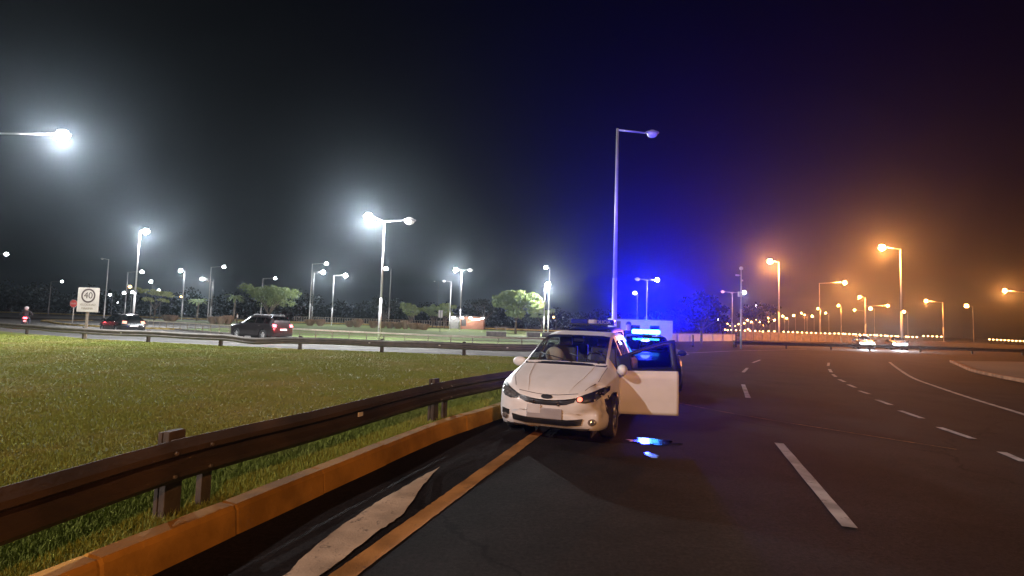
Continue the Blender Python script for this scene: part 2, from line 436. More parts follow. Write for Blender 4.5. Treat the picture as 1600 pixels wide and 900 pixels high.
def smooth_path(pts, step=0.5):
    """Catmull-Rom through plan points"""
    P = [np.array((p[0], p[1])) for p in pts]
    P = [2 * P[0] - P[1]] + P + [2 * P[-1] - P[-2]]
    out = []
    for i in range(1, len(P) - 2):
        n = max(1, int(np.linalg.norm(P[i + 1] - P[i]) / step))
        for k in range(n):
            t = k / n
            out.append(0.5 * (2 * P[i] + (P[i + 1] - P[i - 1]) * t + (2 * P[i - 1] - 5 * P[i] + 4 * P[i + 1] - P[i + 2]) * t * t + (3 * P[i] - P[i - 1] - 3 * P[i + 1] + P[i + 2]) * t ** 3))
    out.append(P[-2])
    return [Vector((float(p[0]), float(p[1]), 0)) for p in out]

kp = smooth_path(kerb_path, 0.25)
kq, joints, acc_k = [kp[0]], set(), 0.0
for a_, b_ in zip(kp[:-1], kp[1:]):
    acc_k += (b_ - a_).length
    if acc_k > 0.95:
        acc_k = 0.0; t_ = (b_ - a_).normalized()
        for e_ in (-.018, 0, .018):
            if e_ == 0: joints.add(len(kq))
            kq.append(b_ + t_ * e_)
    else: kq.append(b_)
kjit = [random.Random(i // 5).uniform(-.006, .006) for i in range(len(kq))]
def kerb_wob(p, i):
    if i in joints: return -0.007, -0.009
    h = math.sin(i * .9) * 0.004 + kjit[i]
    return h, h * 0.8
V, F = sweep_mesh([(0.0, -0.02), (-0.02, 0.19), (-0.045, 0.225), (-0.17, 0.23), (-0.19, 0.21), (-0.2, -0.02)], kq, True, 0, kerb_wob)
tag(arr_mesh('kerb', V, F, M['kerb']), kind='structure')

# far guardrail posts (their feet in the photograph) fix the far edge of the lawn
far_posts = [at(px, py, LAWN_Z) for px, py in ((37, 522), (126, 530), (227.5, 535), (341, 541), (466, 546.5), (595, 551), (724, 556))]
dl = (far_posts[0] - far_posts[1])
far_rail = [far_posts[0] + dl * 2.0, far_posts[0] + dl] + far_posts
dr = (far_posts[-1] - far_posts[-3]).normalized() * 4.0
far_rail += [far_posts[-1] + Vector((4.0, -0.1, 0)), far_posts[-1] + Vector((7.6, 0.4, 0))]
inner = [(p.x - 0.16, p.y) for p in kp]
far_edge = [(p.x, p.y + 0.55) for p in far_rail][::-1]
lawn_outline = inner + far_edge + [(far_rail[0].x - 15, far_rail[0].y), (far_rail[0].x - 15, -14), (inner[0][0] - 2, -14)]
sheet('lawn', lawn_outline, M['lawn'], LAWN_Z)

# curved slip road beyond the far guardrail, and the lawn of the roundabout behind its low fence
fence_px = [(222, 53.5), (290, 47.5), (355, 43), (470, 38), (610, 34.5), (750, 32.5), (850, 33.5), (930, 36), (1010, 42)]
fence_pts = [Vector((gx(px, Y), Y, 0)) for px, Y in fence_px]
fp = smooth_path(fence_pts, 1.0)
slip = [(p.x, p.y - 0.4) for p in fp] + [(12, 44), (10, 28)] + far_edge + [(-75, 38), (-75, 62)]
slip = [(p.x, p.y - 0.4) for p in fp][::-1] + [(-40, 63), (-90, 78), (-110, 60), (far_rail[0].x - 15, far_rail[0].y + 0.55)] + far_edge[::-1] + [(6.8, 26.2), (11.5, 33), (14, 44)]
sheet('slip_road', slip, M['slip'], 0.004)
V, F = sweep_mesh([(0.0, 0), (-0.01, 0.13), (-0.14, 0.135), (-0.15, 0)], fp, True, 0.0)
tag(arr_mesh('kerb', V, F, M['concrete']), kind='structure')
ra = [(p.x, p.y + 0.1) for p in fp]
rlawn = ra + [(18, 60), (16, 95), (0, 104), (-30, 112), (-60, 110), (-70, 95), (-52, 75)]
sheet('roundabout_lawn', rlawn, M['lawn_far'], 0.10)
# the road that loops round behind, the walk beyond it
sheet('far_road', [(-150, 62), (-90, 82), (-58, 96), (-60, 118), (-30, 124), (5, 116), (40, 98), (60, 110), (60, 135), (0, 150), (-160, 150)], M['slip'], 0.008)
sheet('walkway', [(-170, 152), (-60, 128), (-28, 126), (8, 119), (34, 108), (36, 126), (10, 140), (-30, 146), (-170, 172)], M['path'], 0.12)
V, F = sweep_mesh([(0.0, 0), (0, 0.28), (-0.4, 0.28), (-0.4, 0)], smooth_path([(-170, 151), (-110, 139), (-60, 127), (-28, 125), (8, 118), (34, 107)], 4), True, 0.0)
tag(arr_mesh('kerb', V, F, M['kerb_pale']), kind='structure')
# yellow kerbed island at far left
isl = [at(72, 502), at(82, 504.5), at(96, 507), at(125, 509.5), at(165, 511.5)]
isl_path = smooth_path([Vector((isl[0].x - 0.5, isl[0].y + 8, 0))] + isl + [Vector((isl[-1].x + 8, isl[-1].y - 1, 0))], 0.5)
V, F = sweep_mesh([(0.0, 0), (0.02, 0.16), (-0.25, 0.17), (-0.27, 0)], isl_path[::-1], True, 0.0)
tag(arr_mesh('kerb', V, F, M['kerb_pale']), kind='structure')
sheet('island', [(p.x, p.y + 0.1) for p in isl_path] + [(isl_path[-1].x, isl_path[-1].y + 12), (isl_path[0].x + 4, isl_path[0].y + 14)], M['slip'], 0.12)

# ------------------------------------------------------------------ road markings
def mark(name, pts, m, z=0.008):
    return sheet(name, pts, m, z)

def ribbon(name, pix, w, m, z=0.008, step=0.4):
    P = smooth_path([at(*p) for p in pix], step)
    V, F = sweep_mesh([(-w / 2, 0), (w / 2, 0)], P, False, z)
    return tag(arr_mesh(name, V, F, m), kind='structure')

ye = [at(*p) for p in ((819, 685), (718, 750), (640, 807.5), (575, 855))]
yr = [at(*p) for p in ((838, 686), (747, 753), (631, 848), (567, 897))]
mid = [(a + b) / 2 for a, b in zip(ye, yr)]
def ragged(P, w, seed):
    r = random.Random(seed); L, Rr = [], []
    for i, p in enumerate(P):
        t = (P[min(i + 1, len(P) - 1)] - P[max(i - 1, 0)]).normalized(); s = Vector((t.y, -t.x, 0))
        L.append(p - s * (w / 2 + r.uniform(-.006, .006))); Rr.append(p + s * (w / 2 + r.uniform(-.006, .006)))
    V = []; F = []
    for a, b in zip(L, Rr): V += [a, b]
    for i in range(len(P) - 1): F.append((2 * i, 2 * i + 1, 2 * i + 3, 2 * i + 2))
    return V, F
dirn = (mid[0] - mid[-1]).normalized()
line = smooth_path([mid[-1] - dirn * 6] + [mid[0] * (1 - t) + mid[-1] * t for t in (1, .66, .33, 0)] + [mid[0] + dirn * 3], 0.08)
V, F = ragged(line, 0.17, 3)
V = [Vector((v.x, v.y, 0.008)) for v in V]
tag(arr_mesh('lane_line', V, F, M['yellow']), kind='structure')

gl = [(687.5, 730), (660, 745), (631, 763), (600, 780), (573, 796), (548, 814), (524, 831), (497, 852), (472, 874), (452, 895)]
gr_ = [(507, 897), (545, 868), (585, 836), (608, 821), (631, 804), (645, 783), (662, 758), (676, 742)]
gpts = []
rr_ = random.Random(5)
for seq in (gl, gr_):
    for a, b in zip(seq, seq[1:] + [seq[-1]]):
        for k in range(4):
            t = k / 4; gpts.append(at(a[0] * (1 - t) + b[0] * t + rr_.uniform(-.9, .9), a[1] * (1 - t) + b[1] * t + rr_.uniform(-.9, .9)))
            if a == b: break
k = gl[-1]
near = [at(452, 895), at(507, 897)]
ext = [near[0] - dirn * 1.3, near[1] - dirn * 1.3]
gfull = gpts[:len(gl) * 4 - 3] + [ext[0], ext[1]] + gpts[len(gl) * 4 - 3:]
mark('gore_marking', [(p.x, p.y) for p in gfull], M['gore'], 0.012)

def dash(p1, p2, w):
    a, b = at(*p1), at(*p2); t = (b - a).normalized(); s = Vector((t.y, -t.x, 0)) * w / 2
    n = 8; V, F = [], []
    for i in range(n + 1):
        q = a.lerp(b, i / n); e = random.uniform(0.92, 1.08)
        V += [q - s * e + Vector((0, 0, .008)), q + s * e + Vector((0, 0, .008))]
    for i in range(n): F.append((2 * i, 2 * i + 1, 2 * i + 3, 2 * i + 2))
    return tag(arr_mesh('lane_dash', V, F, M['white_paint']), kind='structure')
for p1, p2, w in (((1217, 693), (1328, 825), .13), ((1161, 601), (1169, 622), .12), ((1161, 582), (1168, 575), .12), ((1176, 567), (1188, 562.5), .12)):
    dash(p1, p2, w)
for p1, p2 in (((1295, 567), (1294, 572)), ((1296, 577), (1299, 582)), ((1301, 585), (1306, 589)), ((1311, 593), (1320, 597)), ((1325, 601), (1337, 606)), ((1343, 611), (1358, 616)), ((1370, 625), (1392, 633)), ((1406, 642), (1441, 654)), ((1467, 668), (1520, 686)), ((1565, 707), (1600, 722))):
    dash(p1, p2, .12)
ribbon('edge_line', [(1390, 566), (1400, 574), (1425, 590), (1465, 605), (1525, 625), (1600, 648), (1690, 678)], 0.13, M['white_paint'])
ribbon('road_seam', [(1055, 629), (1120, 642), (1200, 656), (1300, 672), (1400, 688), (1495, 703)], 0.045, M['seam'])
ribbon('lane_line', [(950, 547), (1050, 552), (1150, 548.5), (1260, 546)], 0.15, M['white_paint'])
# island with an orange kerb at far right
ik = [at(*p) for p in ((1489, 566), (1498, 570), (1525, 581), (1564, 590), (1600, 597), (1680, 612))]
ikp = smooth_path(ik, 0.4)
V, F = sweep_mesh([(0.0, 0), (0.01, 0.13), (-0.16, 0.14), (-0.17, 0)], ikp[::-1], True)
tag(arr_mesh('kerb', V, F, M['kerb_dull']), kind='structure')
sheet('island', [(p.x + 0.1, p.y + .1) for p in ikp] + [(ikp[-1].x + 14, ikp[-1].y + 14), (ikp[0].x + 12, ikp[0].y + 3)], M['soil'], 0.1)

# wet patch in front of the open door
b = MB()
for (px, py, rx, ry, s) in ((1016, 690, .3, .09, 1), (1036, 694, .14, .03, 2), (1058, 694, .08, .02, 3), (1018, 712, .09, .06, 4)):
    c = at(px, py); r = random.Random(s); n = 22; pts = []
    for i in range(n):
        a = i * 2 * math.pi / n; q = 1 + r.uniform(-.35, .35)
        pts.append((c.x + rx * q * math.cos(a), c.y + ry * 2.2 * q * math.sin(a), 0.006 + .001 * s))
    b.poly(pts)
bmesh.ops.triangulate(b.bm, faces=b.bm.faces[:])
tag(b.build('water', M['water']), kind='structure')

# ------------------------------------------------------------------ grass blades
def inside(poly, X, Y):
    x = np.array([p[0] for p in poly]); y = np.array([p[1] for p in poly]); n = len(x)
    res = np.zeros(X.shape, bool); j = n - 1
    for i in range(n):
        c = ((y[i] > Y) != (y[j] > Y)) & (X < (x[j] - x[i]) * (Y - y[i]) / (y[j] - y[i] + 1e-12) + x[i])
        res ^= c; j = i
    return res

def blades(name, poly, n, dmin, dmax, z, hmin, hmax, m, wmul=1.0):
    # denser near the camera
    dd = dmin * (dmax / dmin) ** rng.random(n * 3)
    th = rng.uniform(-0.95, 0.35, n * 3)
    X = dd * np.sin(th) ; Y = dd * np.cos(th)
    X = dd * np.tan(np.clip(th, -0.9, 0.35)); Y = dd
    k = inside(poly, X, Y); X, Y, dd = X[k][:n], Y[k][:n], dd[k][:n]
    # clumping
    ph = np.sin(X * 1.9 + 1.3 * np.sin(Y * 1.1)) + np.sin(Y * 2.3 + X * .7)
    h = (hmin + (hmax - hmin) * rng.random(len(X))) * (0.9 + 0.07 * ph)
    w = (0.003 + 0.00075 * dd) * wmul
    a = rng.uniform(0, 2 * math.pi, len(X))
    lean = rng.uniform(0.1, 0.75, len(X)) * h
    la = rng.uniform(0, 2 * math.pi, len(X))
    B = np.stack([X, Y, np.full_like(X, z - .004)], 1)
    W = np.stack([np.cos(a) * w, np.sin(a) * w, np.zeros_like(w)], 1)
    T = B + np.stack([np.cos(la) * lean, np.sin(la) * lean, h], 1)
    Vv = np.stack([B - W, B + W, T], 1)
    o = quads_np(name, Vv, m, None, 3)
    return tag(o, 'short patchy lawn grass between the two guardrails', 'grass', kind='stuff')
M['blade'] = lawn_mat('grass_blade', (0.2, 0.25, 0.045), (0.32, 0.35, 0.08), (0.36, 0.33, 0.11), 0.3, 30)
M['blade'].node_tree.nodes['Principled BSDF'].inputs['Specular IOR Level'].default_value = 0.0
blades('grass', lawn_outline, 400000, 2.2, 30.0, LAWN_Z, 0.02, 0.045, M['blade'])
# rougher verge between kerb and near rail
verge = [(p.x - 0.17, p.y) for p in kp] + [(p.x - 1.25, p.y + .3) for p in kp][::-1]
o = blades('verge_grass', verge, 42000, 2.0, 14.0, LAWN_Z, 0.035, 0.10, M['blade'], 1.0)
o['label'] = 'longer rough grass in the verge beside the orange kerb'

# ------------------------------------------------------------------ guardrails
W_PROF = [(0.0, .16), (.03, .14), (.08, .105), (.085, .065), (.01, .025), (.01, -.025), (.085, -.065), (.08, -.105), (.03, -.14), (0.0, -.16)]
W_PROF = W_PROF + [(o - 0.008, h) for (o, h) in W_PROF[::-1]]
def guardrail(name, path, posts, top, z, label, m, side=1, wob=None, refl=(), double_post=False, group=None):
    root = empty(name, (path[0].x, path[0].y, z)); tag(root, label, 'guardrail', group)
    off = Vector((path[0].x, path[0].y, z))
    P = smooth_path(path, 0.5)
    prof = [(side * o, h) for o, h in W_PROF]
    V, F = sweep_mesh(prof, P, True, top - 0.16, wob)
    V = [v - Vector((off.x, off.y, 0)) for v in V]
    bo = arr_mesh('beam', V, F, m, root)
    bm = bmesh.new(); bm.from_mesh(bo.data); bmesh.ops.recalc_face_normals(bm, faces=bm.faces[:]); bm.to_mesh(bo.data); bm.free()
    for p in posts:
        # nearest path direction
        k = min(range(len(P)), key=lambda i: (P[i] - Vector((p[0], p[1], 0))).length)
        t = (P[min(k + 1, len(P) - 1)] - P[max(k - 1, 0)]).normalized(); s = Vector((t.y, -t.x, 0)) * side
        rz = math.atan2(t.y, t.x)
        c = P[k] - off; c.z = 0
        q = MB()
        q.box(c - s * 0.11 + Vector((0, 0, (top + .05) / 2)), (0.15, 0.06, top + .05), rz, .008)
        q.box(c - s * 0.17 + Vector((0, 0, (top + .04) / 2)), (0.15, 0.04, top + .04), rz, .005)
        q.build('post', M['post'], root)
        if double_post:
            q = MB(); q.box(c - s * 0.1 + t * 0.3 + Vector((0, 0, (top - .1) / 2)), (0.1, 0.06, top - .1), rz, .005); q.build('post', M['post'], root)
        if double_post:
            pp = [c - t * .22, c, c + t * .22]
            V2, F2 = sweep_mesh([(side * (o + .007), h) for o, h in W_PROF], pp, True, top - .16)
            arr_mesh('splice_plate', V2, F2, M['rail_grey'] if False else m, root)
            for e in (-.16, .16):
                for hz_ in (.085, -.085):
                    q = MB(); q.bar(c + t * e + s * .085 + Vector((0, 0, top - .16 + hz_)), c + t * e + s * .112 + Vector((0, 0, top - .16 + hz_)), .016, .013, 8)
                    q.build('bolt', M['rail_grey'], root)
        q = MB(); q.box(c - s * 0.035 + Vector((0, 0, top - .16)), (0.14, 0.07, 0.3), rz, .01); q.build('spacer', M['rail_grey'], root)
    for (px, py) in refl:
        w = at(px, py, top - 0.16 + z) - off; 
        k = min(range(len(P)), key=lambda i: (P[i] - off - Vector((w.x, w.y, -z)) ).length)
        t = (P[min(k + 1, len(P) - 1)] - P[max(k - 1, 0)]).normalized(); s = Vector((t.y, -t.x, 0)) * side
        c = P[k] - off; c.z = top - .16
        q = MB(); q.box(c + s * .03, (.09, .02, .05), math.atan2(t.y, t.x), .004); q.build('reflector', M['reflector'], root)
    return root

near_pts = [at(0, 762, .62 + LAWN_Z), at(290, 684, .62 + LAWN_Z), at(480, 644, .62 + LAWN_Z), at(690, 597, .62 + LAWN_Z), at(815, 577, .62 + LAWN_Z)]
near_path = [Vector((p.x, p.y, 0)) for p in near_pts]
dd0 = (near_path[0] - near_path[1]).normalized()
near_path = [near_path[0] + dd0 * 5, near_path[0] + dd0 * 2] + near_path
dd1 = (near_path[-1] - near_path[-2]).normalized()
near_path += [near_path[-1] + dd1 * 4 + Vector((.1, 0, 0)), near_path[-1] + dd1 * 8 + Vector((.8, -.2, 0)), Vector((5.6, 24.0, 0))]
np1, np2 = at(288, 684, .62 + LAWN_Z), at(697, 596, .62 + LAWN_Z)
guardrail('guardrail', near_path, [(np1.x - (np2.x - np1.x) , np1.y - (np2.y - np1.y)), (np1.x, np1.y), (np2.x, np2.y), (np2.x + 1.9, np2.y + 4.6), (np2.x + 4, np2.y + 9)], .62, LAWN_Z,
          'long brown steel guardrail running up the left foreground beside the orange kerb', M['rail'], 1, refl=((575, 648),), double_post=True)
dent_c = far_posts[3] + Vector((2.0, 0, 0))
def dent(p, i):
    g = math.exp(-((p.x - dent_c.x) / 1.1) ** 2)
    return 0.28 * g + 0.01 * math.sin(p.x * 2.1), -0.10 * g + 0.012 * math.sin(p.x * 1.3)
guardrail('guardrail', far_rail, [(p.x, p.y) for p in far_rail[1:-1]], .6, LAWN_Z,
          'dark dented guardrail across the far edge of the lawn', M['rail_grey'], 1, dent, refl=((527, 542), (657, 547), (782, 550), (177, 520)))
right_pts = [at(px, py, 0) for px, py in ((1148, 543), (1230, 545), (1300, 546.5), (1440, 550.5), (1600, 555.5), (1720, 559))]
guardrail('guardrail', right_pts, [(p.x, p.y) for p in smooth_path(right_pts, 4.0)], .62, 0,
          'dark guardrail along the far side of the right-hand road', M['rail'], 1)

# ------------------------------------------------------------------ low fence round the roundabout
root = empty('railing', fp[0]); tag(root, 'low cream three-bar railing curving along the roundabout lawn', 'railing')
off = Vector((fp[0].x, fp[0].y, 0))
fpath = smooth_path(fence_pts, 0.5)
for h, r, mm in ((0.72, 0.05, M['fence']), (0.5, 0.015, M['fence_post']), (0.32, 0.015, M['fence_post'])):
    V, F = sweep_mesh([(-r, -r), (r, -r), (r, r), (-r, r)], fpath, True, h)
    arr_mesh('rail', [v - off for v in V], F, mm, root)
acc = 0.0; last = fpath[0]; npost = 0
for p in fpath:
    acc += (p - last).length; last = p
    if acc >= 1.35 and npost < 100:
        acc = 0; npost += 1
        q = MB(); q.box(p - off + Vector((0, 0, .34)), (.05, .05, .68), 0.3, 0.004); q.build('post', M['fence_post'], root)

# ------------------------------------------------------------------ street lamps
def point_light(loc, power, colr, parent, radius=0.15):
    l = bpy.data.lights.new('light', 'POINT'); l.energy = power; l.color = colr; l.shadow_soft_size = radius
    o = bpy.data.objects.new('light', l); col.objects.link(o); o.location = loc; o.parent = parent
    return o

WHITE, ORANGE = (0.92, 0.97, 1.0), (1.0, 0.3, 0.06)
def street_lamp(base, H, arms, label, group=None, m=None, lens=None, r=0.1, power=0, colr=WHITE, head=0.62, detail=True, arm_rise=0.12, name='street_lamp', extra=None):
    """arms: (dx, dy, lit) head offsets from the pole top"""
    m = m or M['galv']
    root = empty(name, (base[0], base[1], 0)); tag(root, label, 'street lamp', group)
    q = MB()
    n = 12 if detail else 8
    q.bar((0, 0, -.05), (0, 0, H * .36), r, r * .86, n); q.bar((0, 0, H * .36 - .002), (0, 0, H), r * .78, r * .5, n)
    q.build('pole', m, root)
    if detail:
        q = MB(); q.box((0, 0, .02), (r * 4.5, r * 4.5, .04), 0, .005); q.bar((0, 0, .04), (0, 0, .16), r * 1.5, r * 1.2, 12); q.build('base_plate', m, root)
        q = MB(); q.box((0, -r, .9), (.11, .02, .3), 0, .004); q.build('access_panel', M['dark_pole'], root)
    for (dx, dy, lit) in arms:
        L = math.hypot(dx, dy); ux, uy = dx / L, dy / L
        tip = Vector((dx, dy, H + arm_rise * L * .5))
        q = MB(); q.bar((0, 0, H - .06), tip - Vector((ux, uy, 0)) * head * .6, r * .42, r * .34, 8); q.build('arm', m, root)
        rz = math.atan2(uy, ux)
        q = MB()
        q.ball(tip + Vector((0, 0, .03)), 1, (head * .58, head * .27, head * .16), 14, Matrix.Rotation(rz, 3, 'Z'))
        hd = q.build('lamp_head', M['head'], root)
        q = MB()
        q.ball(tip - Vector((0, 0, .03)), 1, (head * .44, head * .26, head * .34), 14, Matrix.Rotation(rz, 3, 'Z'))
        q.build('lens', lens if lit else M['lens_off'], hd)
        if lit and power:
            point_light(tip - Vector((0, 0, head * .34 + .2)), power, colr, hd)
    return root

def lamp_from(head_px, H, pole_dx_px, label, **kw):
    """a lamp whose head is seen at head_px, the head H metres up; the pole pole_dx_px to the side"""
    px, py = head_px
    # find depth where the ray reaches height H
    d = ray(px, py); t = (H - CAM_H) / d.z
    p = CAM + d * t
    dx = pole_dx_px * p.y / FPX
    return street_lamp((p.x + dx, p.y + kw.pop('dy', 0.0)), kw.pop('pole_H', H - .1), [(-dx, -kw.pop('ady', 0.0), True)] + kw.pop('extra_arms', []), label, **kw)

we, wd, oe, od = M['white_emit'], M['white_emit_dim'], M['orange_emit'], M['orange_emit_dim']
# the lamp behind the photographer on the lawn: its light throws the car's shadow to the right
street_lamp((-21.0, -6.5), 13.5, [(2.2, 0.4, True)], 'galvanised street lamp on the lawn behind the camera at left', lens=we, power=17500, colr=(1.0, 0.89, 0.89))
street_lamp((5.5, -17.0), 9.0, [(-2.0, 0.2, True)], 'unseen orange street lamp added behind the camera to light the kerb face', lens=oe, power=11000, colr=(1.0, 0.46, 0.18))  # orange fill added out of view to brighten the road side of the kerb
# big white ones
street_lamp((gx(-40, 24.5), 24.5), at_y(98, 210, 24.5).z, [(at_y(98, 210, 24.5).x - gx(-40, 24.5), 0, True)], 'white street lamp nearest on the left, its arm reaching in from the frame edge', lens=we, power=P_WHITE * .9, arm_rise=0, head=.75)
lamp_from((228, 360), 10.0, -9, 'tall white street lamp behind the black hatchback', lens=we, power=P_WHITE, head=.8)
pc = at(592, 533, 0.1)
hx = at_y(576, 342, pc.y - 1.0)
street_lamp((pc.x, pc.y), 8.7, [(hx.x - pc.x, -1.0, True), (1.75, .2, False)], 'bright white double-armed street lamp standing in the roundabout lawn', lens=we, power=P_WHITE * 1.3, head=.8, r=.11)
lamp_from((712, 421), 10.4, 10, 'double-armed white street lamp beside the lit kiosk', lens=we, power=P_WHITE * 1.1, extra_arms=[(1.4, 0, False)], head=.9)
lamp_from((505, 425), 10.0, -14, 'white street lamp with a bright head left of the roundabout pole', lens=we, power=P_WHITE * .5, head=.9, m=M['dark_pole'])
lamp_from((856, 443), 7.4, -4.5, 'shorter white street lamp of the pair right of the leafy tree', lens=we, power=P_WHITE * 1.1, head=.9)
lamp_from((853, 417), 10.5, 6, 'taller white street lamp of the pair right of the leafy tree', lens=wd, head=.8)
lamp_from((316, 436), 9.0, 18, 'white street lamp with bright head between two slim poles', lens=we, power=P_WHITE * .4, head=.9, m=M['dark_pole'])
lamp_from((282, 422), 10.0, 7, 'white street lamp right of the small pale tree', lens=we, power=P_WHITE * .3, head=.9)
lamp_from((350, 417), 10.5, -20, 'white street lamp with long arm over the palm', lens=wd, head=.8)
lamp_from((430, 435), 9.5, -19, 'white street lamp rising behind the round olive tree', lens=wd, head=.8)
lamp_from((510, 412), 11.0, -22, 'tall white street lamp with long arm right of the grey car', lens=wd, head=.8)
lamp_from((540, 430), 9.8, -18, 'white street lamp standing between the long-armed lamp and the roundabout pole', lens=we, power=P_WHITE * .2, head=.9)
lamp_from((97, 440), 8.8, -17, 'white street lamp above the stop sign', lens=wd, head=.9)
lamp_from((10, 397), 10.0, -22, 'white street lamp at the left edge above the motorcycle', lens=wd, head=.8)
lamp_from((222, 425), 9.0, -22, 'white street lamp just right of the tall pole behind the hatchback', lens=wd, head=.9)
lamp_from((1027, 437), 9.6, -16, 'white street lamp rising above the blue beacon', lens=we, power=P_WHITE * .06, head=.9, extra_arms=[(-1.6, 0, False)])
lamp_from((1163, 457), 9.5, -19, 'double-armed white street lamp left of the camera mast', lens=we, power=P_WHITE * .12, head=.9, extra_arms=[(-2.0, 0, False)])
# small far white ones
GW = 'tiny white lamps far off in the park'
for px, py, H, dx in ((236, 439, 8, 3), (172, 460, 6, 4), (194, 457, 6, 3), (207, 456, 6, 3), (185, 472, 4.5, 3), (248, 453, 7, 4), (603, 419, 10, 8), (992, 457, 8, 4), (1182, 478, 8, -5), (1123, 499, 5, 3)):
    lamp_from((px, py), H, dx, 'tiny far-off white park lamp, seen as a bright dot', group=GW, lens=wd, m=M['dark_pole'], detail=False, head=.9)
for px, py in ((203, 447), (283, 463), (865, 495)):
    lamp_from((px, py), 6 if py < 480 else 3.6, 4, 'tiny far-off orange lamp seen low among the white park lamps', group='tiny orange lamps in the park', lens=od, m=M['dark_pole'], detail=False, head=.7)
# unlit poles
for pt, pb, Y, lab in (((170, 405), (160, 490), 70, 'slim unlit pole left of the black hatchback'), ((332, 440), (328, 490), 95, 'short slim unlit pole under the long-armed lamp'), ((685, 440), (683, 500), 120, 'dull unlit pole rising behind the small round trees')):
    p = at_y(*pt, Y); q0 = gx(pb[0], Y)
    street_lamp((p.x, Y), p.z, [(-.9, 0, False)], lab, m=M['galv'] if Y < 100 else M['dark_pole'], detail=False, r=.08, head=.4)
p = at_y(705, 440, 92)
street_lamp((p.x, 92), p.z, [(-1.3, 0, False)], 'unlit single-armed lamp pole left of the kiosk', r=.09)
# the tall near pole, unlit
p = at_y(965, 201, 22.6); e = at_y(1019, 214, 22.6)
street_lamp((p.x, 22.6), p.z, [(e.x - p.x, 0, False)], 'tallest pale street lamp behind the police cars, unlit, single arm to the right', r=.115, arm_rise=-.2, head=.55)

# orange row on the right-hand road
GO = 'orange lamps receding along the right-hand road'
big_o = [((1378, 387), 14, 29, 1.0, 'big orange street lamp on the thick pole, nearest of the right-hand row'),
         ((1203, 408), 14, 14, .9, 'bright orange street lamp just right of the camera mast'),
         ((1320, 443), 14, -40, .7, 'orange street lamp with a long arm left of the thick pole'),
         ((1570, 455), 13, 34, .7, 'orange street lamp alone at the right edge'),
         ((1343, 464), 14, 9, .5, 'orange street lamp below the long-armed one'),
         ((1447, 471), 12, 26, .5, 'orange street lamp right of the thick pole'),
         ((1387, 479), 12, -36, .4, 'orange street lamp just left of the thick pole, low')]
for hp, H, dx, k, lab in big_o:
    lamp_from(hp, H, dx, lab, group=GO, lens=oe, power=P_ORANGE * k, colr=ORANGE, head=1.25, r=.16)
for i, (px, py, dx) in enumerate(((1278, 482, 4), (1290, 489, 5), (1257, 492, 4), (1310, 477, 4), (1335, 485, 16), (1252, 489, 5), (1229, 497, 3), (1223, 494, 3), (1200, 497, 3), (1201, 502, 2), (1187, 503, 2), (1174, 503, 2), (1163, 505, 2), (1154, 506, 2), (1144, 505, 2), (1137, 506, 2), (1133, 507.5, 2), (1127, 505, 2), (1141, 509, 2), (1149, 509.5, 2), (1159, 508, 2), (1168, 500, 2), (1181, 499, 2), (1192, 508, 2), (1210, 500, 2), (1240, 493, 3), (1269, 494, 3), (1360, 482, 6), (1412, 487, 6), (1510, 478, 10))):
    lamp_from((px, py), 13 if py < 500 else 10, dx, 'small orange street lamp far along the receding right-hand row', group=GO, lens=oe, power=P_ORANGE * (.25 if i in (0, 3) else .12 if i < 14 else 0), colr=ORANGE, head=1.25 if i < 6 else 1.9, detail=False, m=M['galv'], r=.14)

# string of low lights far away along the waterfront
lamp0 = None
for i, (px, py) in enumerate([(1133, 515), (1137, 516), (1143, 515.5), (1150, 516), (1157, 516), (1164, 516.5), (1169, 514.5), (1172, 516.8), (1180, 517), (1186, 517.5), (1192, 518), (1201, 517.5)] + [(1210 + 7.2 * k, 517.8 + .28 * k) for k in range(13)] + [(1304 + 5.5 * k + (k % 3), 521 + .25 * k) for k in range(24)] + [(1443 + 7 * k, 525 + .25 * k) for k in range(5)] + [(1546 + 6 * k, 530.3 + .32 * k) for k in range(11)]):
    Y = 150.0; p = at_y(px, py, Y)
    if lamp0 is None:
        lamp0 = empty('bollard_lamp', (p.x, Y, 0)); tag(lamp0, 'tiny far-off lamp in the low string of lights along the horizon', 'lamp', 'string of low lights along the horizon')
        q = MB(); q.bar((0, 0, 0), (0, 0, 1.2), .05, .05, 6); q.build('pole', M['dark_pole'], lamp0)
        q = MB(); q.ball((0, 0, 1.3), .2, (1.2, 1, .8), 8); q.build('globe', od, lamp0)
        o = lamp0
    else:
        o = copy_tree(lamp0)
    o.location = (p.x, Y, p.z - 1.3)

# ------------------------------------------------------------------ text
def text_mesh(body, size, align='CENTER'):
    cu = bpy.data.curves.new('lettering', 'FONT'); cu.body = body; cu.size = size
    cu.align_x = align; cu.align_y = 'CENTER'; cu.extrude = 0.004; cu.offset = 0.0
    o = bpy.data.objects.new('lettering', cu); col.objects.link(o)
    bpy.context.view_layer.update()
    dg = bpy.context.evaluated_depsgraph_get()
    me = bpy.data.meshes.new_from_object(o.evaluated_get(dg))
    col.objects.unlink(o); bpy.data.objects.remove(o); bpy.data.curves.remove(cu)
    return me
def lettering(body, size, loc, m, parent, rz=0.0, sx=1.0, name='lettering'):
    me = text_mesh(body, size); me.materials.clear()
    o = link(name, me, parent, m); o.location = loc; o.rotation_euler = (R(90), 0, rz); o.scale = (sx, 1, 1)
    return o

